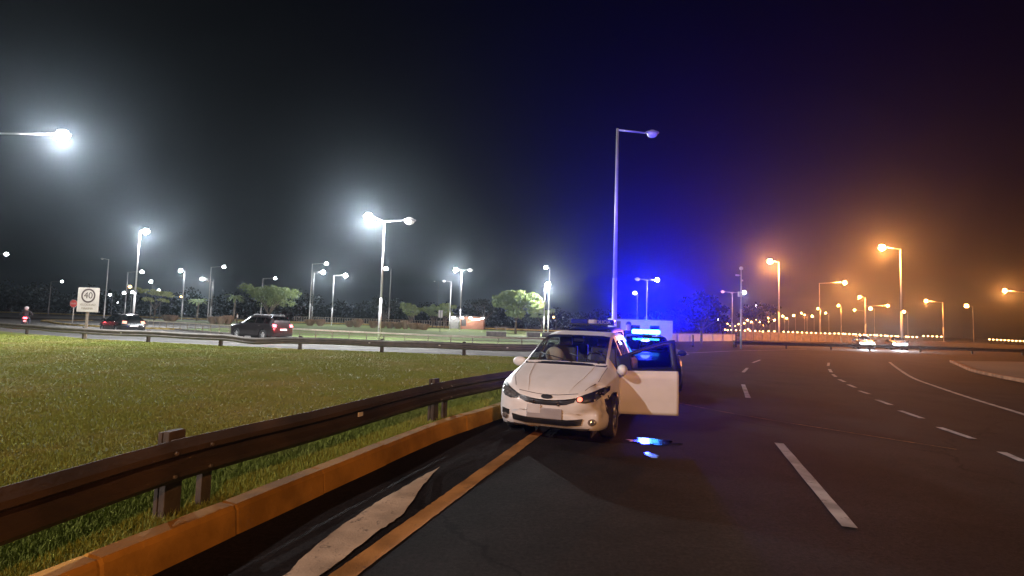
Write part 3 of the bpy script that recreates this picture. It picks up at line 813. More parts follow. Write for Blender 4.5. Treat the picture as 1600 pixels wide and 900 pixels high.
# ------------------------------------------------------------------ signs
Y = 27.2
sb = at_y(128, 528, Y); st = at_y(138, 450, Y); 
tl, br = at_y(123, 449, Y), at_y(153, 488, Y)
w, h = br.x - tl.x, tl.z - br.z
cx, cz = (at_y(138, 468, Y)).x, (tl.z + br.z) / 2
root = empty('speed_sign', (cx, Y, LAWN_Z)); tag(root, 'white rectangular speed limit sign reading 40 on a wooden post by the far guardrail', 'road sign')
zc = cz - LAWN_Z
q = MB(); q.box((0, 0, zc), (w, .03, h), 0, .006); q.build('panel', M['sign_white'], root)
for sx in (-.0,):
    q = MB(); q.box((-.03, .06, (zc + h * .4) / 2), (.1, .08, zc + h * .4), 0, .006); q.build('post', M['wood'], root)
q = MB()
ro, ri, zc2 = w * .335, w * .26, zc + h * .17
n = 40
for i in range(n):
    a0, a1 = 2 * math.pi * i / n, 2 * math.pi * (i + 1) / n
    pts = [(ro * math.cos(a0), -.02, zc2 + ro * math.sin(a0)), (ro * math.cos(a1), -.02, zc2 + ro * math.sin(a1)), (ri * math.cos(a1), -.02, zc2 + ri * math.sin(a1)), (ri * math.cos(a0), -.02, zc2 + ri * math.sin(a0))]
    q.poly(pts)
q.build('ring', M['sign_dark'], root)
lettering('40', w * .42, (0, -.02, zc2), M['sign_dark'], root)
lettering('VELOCIDAD', w * .135, (0, -.02, zc - h * .2), M['sign_grey'], root)
lettering('MAXIMA', w * .14, (-.01, -.02, zc - h * .35), M['sign_grey'], root)

p0 = at(113, 503.5, .15); Y = p0.y; c = at_y(115, 476, Y); rad = 6.3 * Y / FPX
root = empty('stop_sign', (c.x, Y, .12)); tag(root, 'red octagonal stop sign on a pale post at the yellow-kerbed island', 'road sign')
q = MB(); q.bar((0, .05, 0), (0, .05, c.z + rad * .5), .045, .045, 8); q.build('post', M['sign_white'], root)
def octagon(r, y0, y1):
    q = MB(); M2 = Matrix.Translation((0, (y0 + y1) / 2, c.z)) @ Matrix.Rotation(R(90), 4, 'X') @ Matrix.Rotation(R(22.5), 4, 'Z')
    bmesh.ops.create_cone(q.bm, cap_ends=True, segments=8, radius1=r, radius2=r, depth=abs(y1 - y0), matrix=M2); return q
octagon(rad, -.01, .01).build('border', M['sign_white'], root)
octagon(rad * .93, -.016, -.004).build('panel', M['sign_red'], root)
lettering('PARE', rad * .62, (0, -.02, c.z), M['sign_white'], root)

p0 = at(687, 521, .1); Y = 70
p0 = Vector((gx(688, Y), Y, .1)); zt = at_y(688, 486, Y).z
root = empty('notice_sign', p0); tag(root, 'pair of narrow pale notice panels on one post near the kiosk', 'road sign')
q = MB(); q.bar((0, 0, 0), (0, 0, zt), .04, .04, 8); q.build('post', M['dark_pole'], root)
for s in (-1, 1):
    q = MB(); q.box((s * .17, -.05, zt - .5), (.25, .03, 1.0), 0, .005); q.build('panel', M['sign_white'], root)

# camera mast on the right
Y = 46.0; b0 = Vector((gx(1158, Y), Y, 0)); zt = at_y(1158, 421, Y).z
root = empty('camera_mast', b0); tag(root, 'pale mast with surveillance cameras and a round dome on top', 'camera mast')
q = MB(); q.bar((0, 0, 0), (0, 0, zt * .5), .085, .075, 10); q.bar((0, 0, zt * .5 - .002), (0, 0, zt), .065, .05, 10); q.build('mast', M['galv'], root)
q = MB(); q.ball((0, 0, zt + .1), .17, n=14); q.build('dome', M['plaster'], root)
q = MB(); q.bar((0, 0, zt - .55), (-.35, -.1, zt - .5), .03, .03, 8); q.build('bracket', M['galv'], root)
q = MB(); q.box((-.4, -.12, zt - .55), (.34, .14, .14), .4, .02); q.build('camera', M['plaster'], root)
q = MB(); q.box((-.12, -.05, zt - 2.25), (.34, .22, .45), 0, .015); q.build('equipment_box', M['plaster'], root)
q = MB(); q.box((.08, -.03, zt - 1.0), (.12, .1, .14), 0, .01); q.build('junction_box', M['plaster'], root)

# ------------------------------------------------------------------ trees and plants
def tree(base, H, cw, ch, trunk_h, leafm, label, n=2600, seed=1, ls=0.3, group=None, lean=0.0, fork=3, name='tree', dome=1.0, flat=False):
    r = np.random.default_rng(seed); rr = random.Random(seed)
    root = empty(name, (base[0], base[1], 0)); tag(root, label, 'tree', group)
    q = MB(); tr = max(.09, H * .022)
    top = Vector((lean, 0, trunk_h))
    q.bar((0, 0, -.05), (lean * .5, 0, trunk_h * .55), tr * 1.25, tr, 9); q.bar((lean * .5, 0, trunk_h * .55 - .01), top, tr, tr * .8, 9)
    clumps = []
    zc = H - ch / 2
    nl = 5 + fork
    for i in range(nl):
        a = 2 * math.pi * i / nl + rr.uniform(-.4, .4); rad = cw * .5 * rr.uniform(.45, .85)
        e = Vector((lean + rad * math.cos(a), rad * math.sin(a), zc + ch * rr.uniform(-.28, .3)))
        mid = top.lerp(e, .5) + Vector((0, 0, rr.uniform(.1, .3) * ch * .3))
        q.bar(top - Vector((0, 0, .05)), mid, tr * .55, tr * .35, 6); q.bar(mid, e, tr * .35, tr * .12, 6)
        clumps.append((e, rr.uniform(.15, .22)))
        for k in range(3):
            e2 = e + Vector((rr.uniform(-1, 1) * cw * .2, rr.uniform(-1, 1) * cw * .2, rr.uniform(-.2, .5) * ch * .4))
            q.bar(mid.lerp(e, .5), e2, tr * .2, tr * .08, 5)
            clumps.append((e2, rr.uniform(.10, .18)))
    clumps.append((Vector((lean, 0, H - ch * .28)), .2))
    for k in range(9):
        a = rr.uniform(0, 6.28); rad = cw * .5 * rr.uniform(.1, .95); fz = math.sqrt(max(0, 1 - (rad / (cw * .52)) ** 2)) * dome
        clumps.append((Vector((lean + rad * math.cos(a), rad * math.sin(a), zc + ch * .5 * fz * rr.uniform(.3, .95))), rr.uniform(.08, .15)))
    q.build('trunk', M['bark'], root)
    P = []
    per = n // len(clumps)
    for c, s in clumps:
        g = r.normal(size=(per, 3)); g /= (np.linalg.norm(g, axis=1, keepdims=True) + 1e-9)
        g *= (r.random((per, 1)) ** .45)
        g *= np.array([cw * s, cw * s, cw * s * (.35 if flat else .62)])
        P.append(g + np.array(c))
    P = np.concatenate(P); k = len(P)
    a = r.normal(size=(k, 3)); a /= np.linalg.norm(a, axis=1, keepdims=True)
    b2 = r.normal(size=(k, 3)); b2 -= (b2 * a).sum(1, keepdims=True) * a; b2 /= np.linalg.norm(b2, axis=1, keepdims=True)
    sz = ls * r.uniform(.5, 1.25, (k, 1))
    Q = np.stack([P - a * sz * .5, P + b2 * sz * .32, P + a * sz * .5, P - b2 * sz * .32], 1)
    quads_np('crown', Q, leafm, root, 4)
    return root

Y = 74; tree((gx(806, Y), Y), (at_y(806, 453, Y)).z, 6.0, 4.6, 2.1, M['leaf_bright'], 'leafy bright green tree with spreading crown behind the planter blocks', 5200, 11, .5, fork=6, group=None)
Y = 92; tree((gx(420, Y), Y), at_y(420, 447, Y).z, 7.8, 4.4, 1.6, M['leaf_olive'], 'round olive-green tree behind the dark grey car', 5200, 5, .4, fork=5)
Y = 88; tree((gx(242, Y), Y), at_y(242, 452, Y).z, 4.6, 2.6, 1.9, M['leaf_pale'], 'small pale yellow-green tree with flat layered crown behind the hatchback', 1500, 9, .4, flat=True, fork=1)
Y = 112; tree((gx(642, Y), Y), at_y(642, 474, Y).z, 4.4, 3.6, 1.0, M['leaf_bright'], 'small rounded bright green tree left of the notice panels', 2200, 21, .38)
Y = 116; tree((gx(676, Y), Y), at_y(676, 474, Y).z, 4.2, 3.4, 1.0, M['leaf_olive'], 'small green tree at the left of the pair behind the notice panels', 1800, 22, .4)
Y = 114; tree((gx(695, Y), Y), at_y(695, 472, Y).z, 4.6, 3.8, 1.0, M['leaf_bright'], 'small green tree at the right of the pair behind the notice panels', 2000, 23, .4)
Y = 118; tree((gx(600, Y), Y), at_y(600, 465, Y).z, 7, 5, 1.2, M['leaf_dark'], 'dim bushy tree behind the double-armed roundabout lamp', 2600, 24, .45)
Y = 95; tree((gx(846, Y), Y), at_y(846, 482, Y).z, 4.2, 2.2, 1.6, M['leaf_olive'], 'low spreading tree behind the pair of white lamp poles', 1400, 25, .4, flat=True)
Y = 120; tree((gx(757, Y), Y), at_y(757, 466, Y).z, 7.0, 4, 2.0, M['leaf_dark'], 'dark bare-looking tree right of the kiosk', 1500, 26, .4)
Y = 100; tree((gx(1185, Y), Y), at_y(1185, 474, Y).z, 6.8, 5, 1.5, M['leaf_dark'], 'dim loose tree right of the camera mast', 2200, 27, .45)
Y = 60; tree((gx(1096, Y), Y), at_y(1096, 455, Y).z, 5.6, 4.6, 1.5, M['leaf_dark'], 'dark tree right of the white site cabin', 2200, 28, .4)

def palm(base, H, label, seed):
    rr = random.Random(seed)
    root = empty('palm_tree', (base[0], base[1], 0)); tag(root, label, 'palm')
    q = MB(); q.bar((0, 0, -.05), (.1, 0, H * .55), .2, .17, 9); q.bar((.1, 0, H * .55 - .01), (.15, 0, H), .17, .14, 9); q.build('trunk', M['bark'], root)
    Vv = []
    for k in range(22):
        a = k * 2.39; up = rr.uniform(-.2, .9); L = rr.uniform(1.7, 2.3)
        prev = Vector((.15, 0, H)); dirv = Vector((math.cos(a), math.sin(a), up)).normalized()
        for s in range(7):
            nx = prev + dirv * L / 7; side = Vector((-math.sin(a), math.cos(a), -.5)); side2 = Vector((math.sin(a), -math.cos(a), -.5))
            wd_ = .42 * (1 - s / 8)
            for sd in (side, side2):
                Vv.append([prev, prev.lerp(nx, .5), nx + sd * wd_ * .8, prev + sd * wd_])
            dirv = (dirv + Vector((0, 0, -.22))).normalized(); prev = nx
    quads_np('crown', np.array([[tuple(p) for p in f] for f in Vv]), M['leaf_olive'], root, 4)
    return root
Y = 105; palm((gx(365, Y), Y), at_y(366, 464, Y).z, 'slim palm tree between two poles left of the round olive tree', 1)
Y = 104; palm((gx(308, Y), Y), at_y(308, 470, Y).z, 'dim palm tree right of the small pale tree', 2)

# dark wood along the skyline: reads as one mass
Vs = []; r = np.random.default_rng(3)
for px in np.arange(-120, 1130, 13):
    if 880 < px < 1080 and r.random() < .4: continue
    Y = 168 + r.uniform(-10, 30); X = gx(px, Y); Ht = r.uniform(5.5, 10.5) if px < 500 else r.uniform(5, 9); wdt = r.uniform(6, 10)
    n = 330
    g = r.normal(size=(n, 3)); g /= np.linalg.norm(g, axis=1, keepdims=True); g *= r.random((n, 1)) ** .4
    c = np.array([X, Y, Ht * .5]); P = c + g * np.array([wdt * .5, wdt * .5, Ht * .52])
    P[:, 2] = np.maximum(P[:, 2], .3)
    a = r.normal(size=(n, 3)); a /= np.linalg.norm(a, axis=1, keepdims=True); b2 = np.cross(a, r.normal(size=(n, 3))); b2 /= np.linalg.norm(b2, axis=1, keepdims=True)
    s = r.uniform(.5, 1.1, (n, 1))
    Vs.append(np.stack([P - a * s * .5, P + b2 * s * .35, P + a * s * .5, P - b2 * s * .35], 1))
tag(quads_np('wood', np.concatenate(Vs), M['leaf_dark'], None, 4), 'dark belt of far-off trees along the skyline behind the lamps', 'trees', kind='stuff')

# plume grass clumps
def plume(base, w, h, seed):
    r = np.random.default_rng(seed); n = 380
    root = empty('plume_plant', (base[0], base[1], .1))
    a = r.uniform(0, 6.28, n); sp = r.random(n) ** .7
    B = np.stack([np.cos(a) * w * .22 * sp, np.sin(a) * w * .22 * sp, np.zeros(n)], 1)
    T = B + np.stack([np.cos(a) * w * .34 * sp, np.sin(a) * w * .34 * sp, h * r.uniform(.65, 1.05, n)], 1)
    s = np.stack([-np.sin(a), np.cos(a), np.zeros(n)], 1) * .05
    Q = np.stack([B - s * .5, B + s * .5, T + s, T - s], 1)
    quads_np('foliage', Q, M['plume'], root, 4)
    return root
pl = [(262, 88), (271, 88), (334, 78), (346, 76), (357, 78), (485, 88), (501, 88), (547, 86), (559, 86), (584, 84), (597, 85), (610, 84), (622, 84), (634, 83), (646, 82), (654, 83), (663, 81)]
plab = ['{} clump of dry plume grass {}'.format(*t) for t in (
    ('left', 'of the two behind the black hatchback'), ('right', 'of the two behind the black hatchback'), ('leftmost', 'of the three left of the grey car'), ('middle', 'of the three left of the grey car'), ('rightmost', 'of the three left of the grey car'),
    ('lone', 'just right of the grey car'), ('lone', 'between the two white lamps right of the grey car'), ('left', 'of the pair left of the roundabout lamp'), ('right', 'of the pair left of the roundabout lamp'),
    ('first', 'from the roundabout lamp pole, on its left'), ('first', 'right of the roundabout lamp pole'), ('second', 'right of the roundabout lamp pole'), ('third', 'right of the roundabout lamp pole'), ('fourth', 'right of the lamp pole, below the round tree'),
    ('fifth', 'right of the roundabout lamp pole'), ('second-last', 'of the row ending near the notice panels'), ('last', 'small, of the row ending near the notice panels'))]
for i, (px, Y) in enumerate(pl):
    o = plume((gx(px, Y), Y), random.uniform(1.6, 2.2), random.uniform(1.0, 1.35) if i < 16 else .95, i + 40)
    tag(o, plab[i], 'plant', 'dry plume grass clumps on the roundabout')

# ------------------------------------------------------------------ stone planter blocks, kiosk, cabin, walls
for px, py, Y, Lw, lab in ((776, 526, 58, 2.2, 'long low dark stone block left of the leafy tree trunk'), (834, 526, 60, 1.5, 'short low stone block right of the leafy tree trunk'), (861, 526, 62, 2.0, 'long low stone block beside the white car roof')):
    root = empty('stone_block', (gx(px, Y), Y, .1)); tag(root, lab, 'stone block', 'low stone blocks round the leafy tree')
    q = MB(); q.box((0, 0, .24), (Lw, .9, .48), 0.12, .03); q.build('block', M['dark_stone'], root)
    q = MB(); q.box((0, 0, .525), (Lw + .08, .98, .086), 0.12, .015); q.build('capping', M['concrete'], root)
for px, Y, Lw, lab in ((750, 118, 1.6, 'pale concrete bench left under the dark tree'), (783, 116, 3.0, 'long pale concrete bench right of the dark tree')):
    root = empty('bench', (gx(px, Y), Y, .12)); tag(root, lab, 'bench')
    q = MB(); q.box((0, 0, .46), (Lw, .55, .14), 0, .02); q.build('seat', M['concrete'], root)
    for s in (-1, 1):
        q = MB(); q.box((s * Lw * .35, 0, .2), (.25, .45, .4), 0, .02); q.build('leg', M['concrete'], root)

Y = 105.0; x0, x1 = gx(705, Y), gx(757, Y); wk = x1 - x0; zt = at_y(730, 494, Y).z
root = empty('kiosk', ((x0 + x1) / 2, Y, .1)); tag(root, 'small brick kiosk with lamps under its roof edge, right of the notice panels', 'kiosk')
q = MB(); q.box((wk * .13, 0, zt * .45), (wk * .72, 3, zt * .9), 0, .02); q.build('wall', M['brick'], root)
q = MB(); q.box((-wk * .38, -.1, zt * .42), (wk * .27, 2.6, zt * .84), 0, .02); q.build('side_room', M['dark_pole'], root)
q = MB(); q.box((0, -.3, zt * .94), (wk * 1.06, 4.0, .12), 0, .02); q.build('roof', M['dark_stone'], root)
q = MB(); q.box((-wk * .1, -1.52, zt * .48), (wk * .14, .04, zt * .5), 0, .005); q.build('door', M['black'], root)
for fx in (-.4, -.15, .1):
    q = MB(); q.ball((wk * fx, -2.2, zt * .83), .2, (1.5, .7, .6), 10); q.build('lamp', M['white_emit'], root)
q = MB()
for k in range(8):
    t = k / 7; q.ball((wk * (.18 + .3 * t), -2.1, zt * (.7 + .16 * t * t)), .13, (1.3, .8, .8), 8)
q.build('lamp_string', M['white_emit_dim'], root)
point_light((wk * .1, -2.6, zt * .7), 260, (1, .8, .6), root, .3)

Y = 58.0; x0, x1 = gx(953, Y), gx(1046, Y); wk = x1 - x0; zt = at_y(1000, 500, Y).z
root = empty('site_cabin', ((x0 + x1) / 2, Y, 0)); tag(root, 'white site cabin standing beyond the police beacon', 'cabin')
q = MB(); q.box((0, 0, zt * .5), (wk, 2.4, zt), 0, .02)
q.build('wall', M['plaster'], root)
q = MB(); q.box((0, 0, zt + .04), (wk + .1, 2.5, .08), 0, .02); q.build('roof', M['rail_grey'], root)
q = MB(); q.box((-wk * .42, -1.22, zt * .48), (.8, .05, zt * .86), 0, .01); q.build('door', M['rail_grey'], root)
for fx in (-.12, .2):
    q = MB(); q.box((wk * fx, -1.215, zt * .62), (1.1, .04, .7), 0, .01); wdo = q.build('window', M['rail_grey'], root)
    q = MB(); q.box((wk * fx, -1.245, zt * .62), (.95, .02, .56), 0, .004); q.build('pane', M['glass'], wdo)

def wall(px0, px1, Y0, Y1, z, m, label, thick=.25, posts=0):
    a, b_ = Vector((gx(px0, Y0), Y0, 0)), Vector((gx(px1, Y1), Y1, 0)); L = (b_ - a).length; rz = math.atan2(b_.y - a.y, b_.x - a.x)
    root = empty('wall', a, rz); tag(root, label, 'wall')
    q = MB(); q.box((L / 2, 0, z / 2), (L, thick, z), 0, .01); q.build('panel', m, root)
    q = MB(); q.box((L / 2, 0, z + .04), (L + .05, thick + .12, .08), 0, .01); q.build('coping', M['concrete'], root)
    for k in range(posts):
        q = MB(); q.box((L * (k + .5) / posts, -thick * .5 - .06, z * .5), (.22, .12, z * .98), 0, .01); q.build('pier', m, root)
    return root
wall(1046, 1150, 62, 78, 0.95, M['plaster'], 'low pale wall right of the site cabin', posts=6)
wall(1157, 1330, 84, 92, 1.35, M['concrete'], 'long grey concrete parapet behind the right-hand guardrail', .3, posts=14)
for px, Y, hh, lab in ((1083, 47, 1.1, 'dark bollard left of the low pale wall'), (1150, 50, 1.4, 'dark post at the end of the right-hand guardrail')):
    root = empty('bollard', (gx(px, Y), Y, 0)); tag(root, lab, 'bollard')
    q = MB(); q.bar((0, 0, 0), (0, 0, hh - .08), .08, .075, 10); q.build('post', M['black'], root)
    q = MB(); q.ball((0, 0, hh - .08), .09, n=10); q.build('cap', M['black'], root)
# park fence beyond the walk
root = empty('park_fence', (gx(460, 128), 128, 0)); tag(root, 'grey picket fence along the far walk behind the plume grass', 'fence')
xa, xb = 0, gx(720, 128) - gx(460, 128)
q = MB(); q.bar((xa, 0, 1.5), (xb, 0, 1.5), .04, .04, 6); q.bar((xa, 0, .3), (xb, 0, .3), .04, .04, 6); q.build('rail', M['fence'], root)
for k in range(70):
    x = xa + (xb - xa) * k / 69
    q = MB(); q.box((x, 0, .78), (.09, .05, 1.5), 0, .005); q.build('picket', M['fence'], root)

# ------------------------------------------------------------------ cars
SEG = [3, 2, 2, 5, 5, 2, 7, 2, 3, 6]
def section(zl, zb, zt, wb, wt):
    k = min(1.0, max(.12, (zt - zb) / .4))
    P = [(0, zl), (.7 * wb, zl), (wb * .93, zl + .02), (wb * .985, zl + .12), (wb, zl + .5 * (zb - zl)), (wb * .985, zb - .04), (wb * .955, zb), (wt, zt - .07 * k), (wt * .94, zt - .025 * k), (wt * .72, zt - .006 * k), (0, zt)]
    out = []
    for (a, b_), n in zip(zip(P[:-1], P[1:]), SEG):
        for i in range(n):
            t = i / n; out.append((a[0] * (1 - t) + b_[0] * t, a[1] * (1 - t) + b_[1] * t))
    out.append(P[-1]); return out
J_BELT = sum(SEG[:6]); J_EDGE = sum(SEG[:7]); J_ROOF = sum(SEG[:8]); J_TOP = sum(SEG)

def car_grid(st, dx=.045, sig=.05):
    st = sorted(st); A = np.array(st); xs = np.arange(A[0, 0], A[-1, 0] + 1e-6, (A[-1, 0] - A[0, 0]) / round((A[-1, 0] - A[0, 0]) / dx))
    C = [np.interp(xs, A[:, 0], A[:, i]) for i in range(1, 6)]
    kw = int(3 * sig / dx) + 1; kk = np.exp(-.5 * (np.arange(-kw, kw + 1) * dx / sig) ** 2); kk /= kk.sum()
    C = [np.convolve(np.pad(c, kw, mode='reflect', reflect_type='odd'), kk, 'valid') for c in C]
    G = np.zeros((len(xs), J_TOP + 1, 3))
    for i, x in enumerate(xs):
        for j, (y, z) in enumerate(section(*[c[i] for c in C])): G[i, j] = (x, y, z)
    return xs, G, C

def build_car(name, label, cat, st, spec, loc, rz, group=None):
    root = empty(name, loc, rz); tag(root, label, cat, group)
    xs, G, C = car_grid(st, spec.get('dx', .06))
    if 'deform' in spec: pass
    buckets = {}
    wr, wx = spec['wheel_r'], spec['axles']; ar = wr + .055
    def put(part, pts):
        buckets.setdefault(part, []).append(pts)
    nI, nJ = G.shape[:2]
    for side in (1, -1):
        H = G.copy(); H[:, :, 1] *= side
        # snap to the wheel arches
        for ax in wx:
            for i in range(nI):
                for j in range(2, J_BELT - 1):
                    p = H[i, j]; d = np.array([p[0] - ax, p[2] - wr]); L = np.linalg.norm(d)
                    if abs(L - ar) < spec.get('dx', .06) * .55 and p[2] > 0.1 and L > 0:
                        H[i, j, 0] = ax + d[0] / L * ar; H[i, j, 2] = wr + d[1] / L * ar
        if 'deform' in spec: H = spec['deform'](H, side)
        for i in range(nI - 1):
            for j in range(nJ - 1):
                q = [H[i, j], H[i + 1, j], H[i + 1, j + 1], H[i, j + 1]]
                c = sum(q) / 4
                if 2 <= j < J_BELT and any(math.hypot(c[0] - ax, c[2] - wr) < ar for ax in wx): continue
                x = c[0]; part = 'body'
                if J_BELT + 1 <= j < J_EDGE - 1 and any(a < x < b_ for a, b_ in spec['side_windows']): part = 'side_window%d' % side
                elif j >= J_ROOF and spec['ws'][0] < x < spec['ws'][1]: part = 'windshield'
                elif j >= J_ROOF and spec['rw'][0] < x < spec['rw'][1]: part = 'rear_window'
                elif 'door' in spec and side == 1 and spec['door'][0] < x < spec['door'][1] and 7 <= j < J_EDGE: part = 'door'
                if part == 'side_window1' and 'door' in spec and spec['door'][0] < x < spec['door'][1]: part = 'door_glass'
                if side < 0: q = q[::-1]
                put(part, q)
        # end caps
        for i in (0, nI - 1):
            for j in range(nJ - 1):
                a, b_ = H[i, j], H[i, j + 1]
                q = [a, b_, np.array([b_[0], 0, b_[2]]), np.array([a[0], 0, a[2]])]
                put('body', q if (side > 0) == (i > 0) else q[::-1])
    def mesh_of(fs, offs=(0, 0, 0)):
        bm = bmesh.new()
        for f in fs:
            try: bm.faces.new([bm.verts.new(tuple(np.array(p) - np.array(offs))) for p in f])
            except ValueError: pass
        bmesh.ops.remove_doubles(bm, verts=bm.verts[:], dist=.0015)
        bmesh.ops.dissolve_degenerate(bm, dist=1e-5, edges=bm.edges[:])
        for f in bm.faces: f.smooth = True
        return bm
    bm = mesh_of(buckets['body']); bmesh.ops.recalc_face_normals(bm, faces=bm.faces[:])
    bvh = BVHTree.FromBMesh(bm)
    me = bpy.data.meshes.new('body'); bm.to_mesh(me); bm.free()
    body = link('body', me, root, spec['paint'])
    body_parts = {'body': body}
    for key, nm in (('windshield', 'windshield'), ('rear_window', 'rear_window'), ('side_window1', 'side_window'), ('side_window-1', 'side_window')):
        if key in buckets:
            bm = mesh_of(buckets[key]); me = bpy.data.meshes.new(nm); bm.to_mesh(me); bm.free()
            link(nm, me, root, spec.get('glass', M['glass']))
    if 'door' in spec:
        hx = spec['door'][1]; hy = .84
        bm = mesh_of(buckets['door'], (hx, hy, 0))
        r_ = bmesh.ops.solidify(bm, geom=bm.faces[:], thickness=.05)
        bmesh.ops.recalc_face_normals(bm, faces=bm.faces[:])
        for f in bm.faces:
            if f.calc_center_median().z > 1.0: f.material_index = 1
        me = bpy.data.meshes.new('door'); bm.to_mesh(me); bm.free()
        d = link('door', me, root, [spec['paint'], M['black']]); d.location = (hx, hy, 0); d.rotation_euler = (0, 0, -spec['door_angle'])
        body_parts['door'] = d
        if 'door_glass' in buckets:
            bm = mesh_of(buckets['door_glass'], (hx, hy, 0)); me = bpy.data.meshes.new('window'); bm.to_mesh(me); bm.free()
            link('window', me, d, M['glass_dark'])
    # wheels
    tw = spec.get('track', .72)
    for ax in wx:
        for s in (1, -1):
            q = MB(); yo = s * tw
            n = 28
            prof = [(wr * .62, -.1), (wr * .95, -.105), (wr, -.07), (wr, .07), (wr * .95, .105), (wr * .62, .1)]
            vs = []
            for i in range(n):
                a = 2 * math.pi * i / n
                vs.append([q.bm.verts.new((ax + rr2 * math.cos(a), yo + o2, wr + rr2 * math.sin(a))) for rr2, o2 in prof])
            for i in range(n):
                for j in range(len(prof)):
                    f = q.bm.faces.new((vs[i][j], vs[(i + 1) % n][j], vs[(i + 1) % n][(j + 1) % len(prof)], vs[i][(j + 1) % len(prof)])); f.smooth = True
            wh = q.build('wheel', M['rubber'], root)
            q = MB()
            q.bar((ax, yo + s * .02, wr), (ax, yo + s * .05, wr), wr * .64, wr * .64, 24)
            for k in range(5):
                a = 2 * math.pi * k / 5 + .3
                q.bar((ax, yo + s * .085, wr), (ax + math.cos(a) * wr * .6, yo + s * .075, wr + math.sin(a) * wr * .6), .035, .028, 6)
            q.bar((ax, yo + s * .05, wr), (ax, yo + s * .1, wr), .05, .045, 12)
            rm = q.build('rim', M['rim'], wh)
            # dark arch liner
    for ax in wx:
        for s in (1, -1):
            q = MB(); n = 14
            for i in range(n):
                a0, a1 = math.pi * i / n - .15, math.pi * (i + 1) / n - .15 + (.3 if i == n - 1 else 0)
                y0, y1 = s * (tw - .22), s * (tw + .09)
                q.poly([(ax + (ar + .012) * math.cos(a0), y0, wr + (ar + .012) * math.sin(a0)), (ax + (ar + .012) * math.cos(a1), y0, wr + (ar + .012) * math.sin(a1)), (ax + (ar + .012) * math.cos(a1), y1, wr + (ar + .012) * math.sin(a1)), (ax + (ar + .012) * math.cos(a0), y1, wr + (ar + .012) * math.sin(a0))])
            q.bar((ax, s * (tw - .22), wr), (ax, s * (tw - .24), wr), ar + .03, ar + .03, 20)
            q.build('wheel_arch_liner', M['black'], root)
    # mirrors
    if not spec.get('no_mirror'):
        mx, mz = spec['mirror']
        i = int(np.argmin(abs(xs - mx))); yb = G[i, J_BELT, 1]
        for s in (1, -1):
            if 'door' in spec and s == 1: continue
            q = MB(); q.ball((mx, s * (yb + .13), mz), 1, (.07, .13, .085), 12); q.bar((mx + .02, s * (yb - .02), mz - .05), (mx, s * (yb + .08), mz - .02), .03, .025, 8); q.build('mirror', spec['paint'], root)
    # cabin block: seats and dashboard behind the glass
    q = MB()
    cxs = spec['cabin']
    q.box(((cxs[0] + cxs[1]) / 2, 0, spec['floor'] + .05), (cxs[1] - cxs[0], 1.3, .1))
    q.build('floor_pan', M['interior'], root)
    for k, xx in enumerate(spec['seats']):
        for s in (-.37, .37):
            q = MB(); sf = spec['floor']
            q.box((xx, s, sf + .3), (.48, .5, .16), 0, .05)
            q.box((xx - .27, s, sf + .65), (.14, .48, .62), rot=Matrix.Rotation(-.18, 3, 'Y'), bev=.05)
            q.box((xx - .36, s, sf + 1.03), (.09, .26, .17), rot=Matrix.Rotation(-.1, 3, 'Y'), bev=.035)
            q.build('seat', M['interior'], root)
    q = MB(); q.box((spec['dash'], 0, spec['floor'] + .62), (.42, 1.3, .2), 0, .06); q.build('dashboard', M['interior'], root)
    q = MB(); 
    for i in range(20):
        a0, a1 = 2 * math.pi * i / 20, 2 * math.pi * (i + 1) / 20
        sx, sz = spec['dash'] - .32, spec['floor'] + .72
        def wp(a): return (sx + .06 * math.sin(a), .37 + .18 * math.cos(a), sz + .17 * math.sin(a))
        q.bar(wp(a0), wp(a1), .015, .015, 6)
    q.bar((sx - .01, .37, sz), (sx + .2, .37, sz - .08), .03, .03, 8); q.bar(wp(0), wp(math.pi), .014, .014, 6)
    q.build('steering_wheel', M['interior'], root)
    return root, bvh, body_parts

def patch(bvh, poly, name, m, parent, axis='front', off=.006, cuts=2, sgn=1):
    """outline laid on the bodywork: 'front'/'rear' outlines are (y, z); 'side' outlines are (x, z); 'top' (x, y)"""
    bm = bmesh.new()
    vs = [bm.verts.new((p[0], p[1], 0)) for p in poly]; bm.faces.new(vs)
    bmesh.ops.triangulate(bm, faces=bm.faces[:])
    bmesh.ops.subdivide_edges(bm, edges=bm.edges[:], cuts=cuts, use_grid_fill=True)
    bm.normal_update()
    for v in bm.verts:
        a, b_ = v.co.x, v.co.y
        if axis == 'front': o, d = Vector((6, a, b_)), Vector((-1, 0, 0))
        elif axis == 'rear': o, d = Vector((-6, a, b_)), Vector((1, 0, 0))
        elif axis == 'side': o, d = Vector((a, 6 * sgn, b_)), Vector((0, -sgn, 0))
        else: o, d = Vector((a, b_, 6)), Vector((0, 0, -1))
        hit, nor, idx, dist = bvh.ray_cast(o, d)
        if hit is None:
            hit, nor, idx, dist = bvh.find_nearest(Vector((2.2 if axis == 'front' else -2.2, a, b_)) if axis in ('front', 'rear') else o)
        if nor.dot(d) > 0: nor = -nor
        v.co = hit + nor * off
    bmesh.ops.recalc_face_normals(bm, faces=bm.faces[:])
    ex = bmesh.ops.solidify(bm, geom=bm.faces[:], thickness=off * .9)
    me = bpy.data.meshes.new(name); bm.to_mesh(me); bm.free()
    return link(name, me, parent, m)

def mir(poly): return [(-p[0], p[1]) for p in poly][::-1]

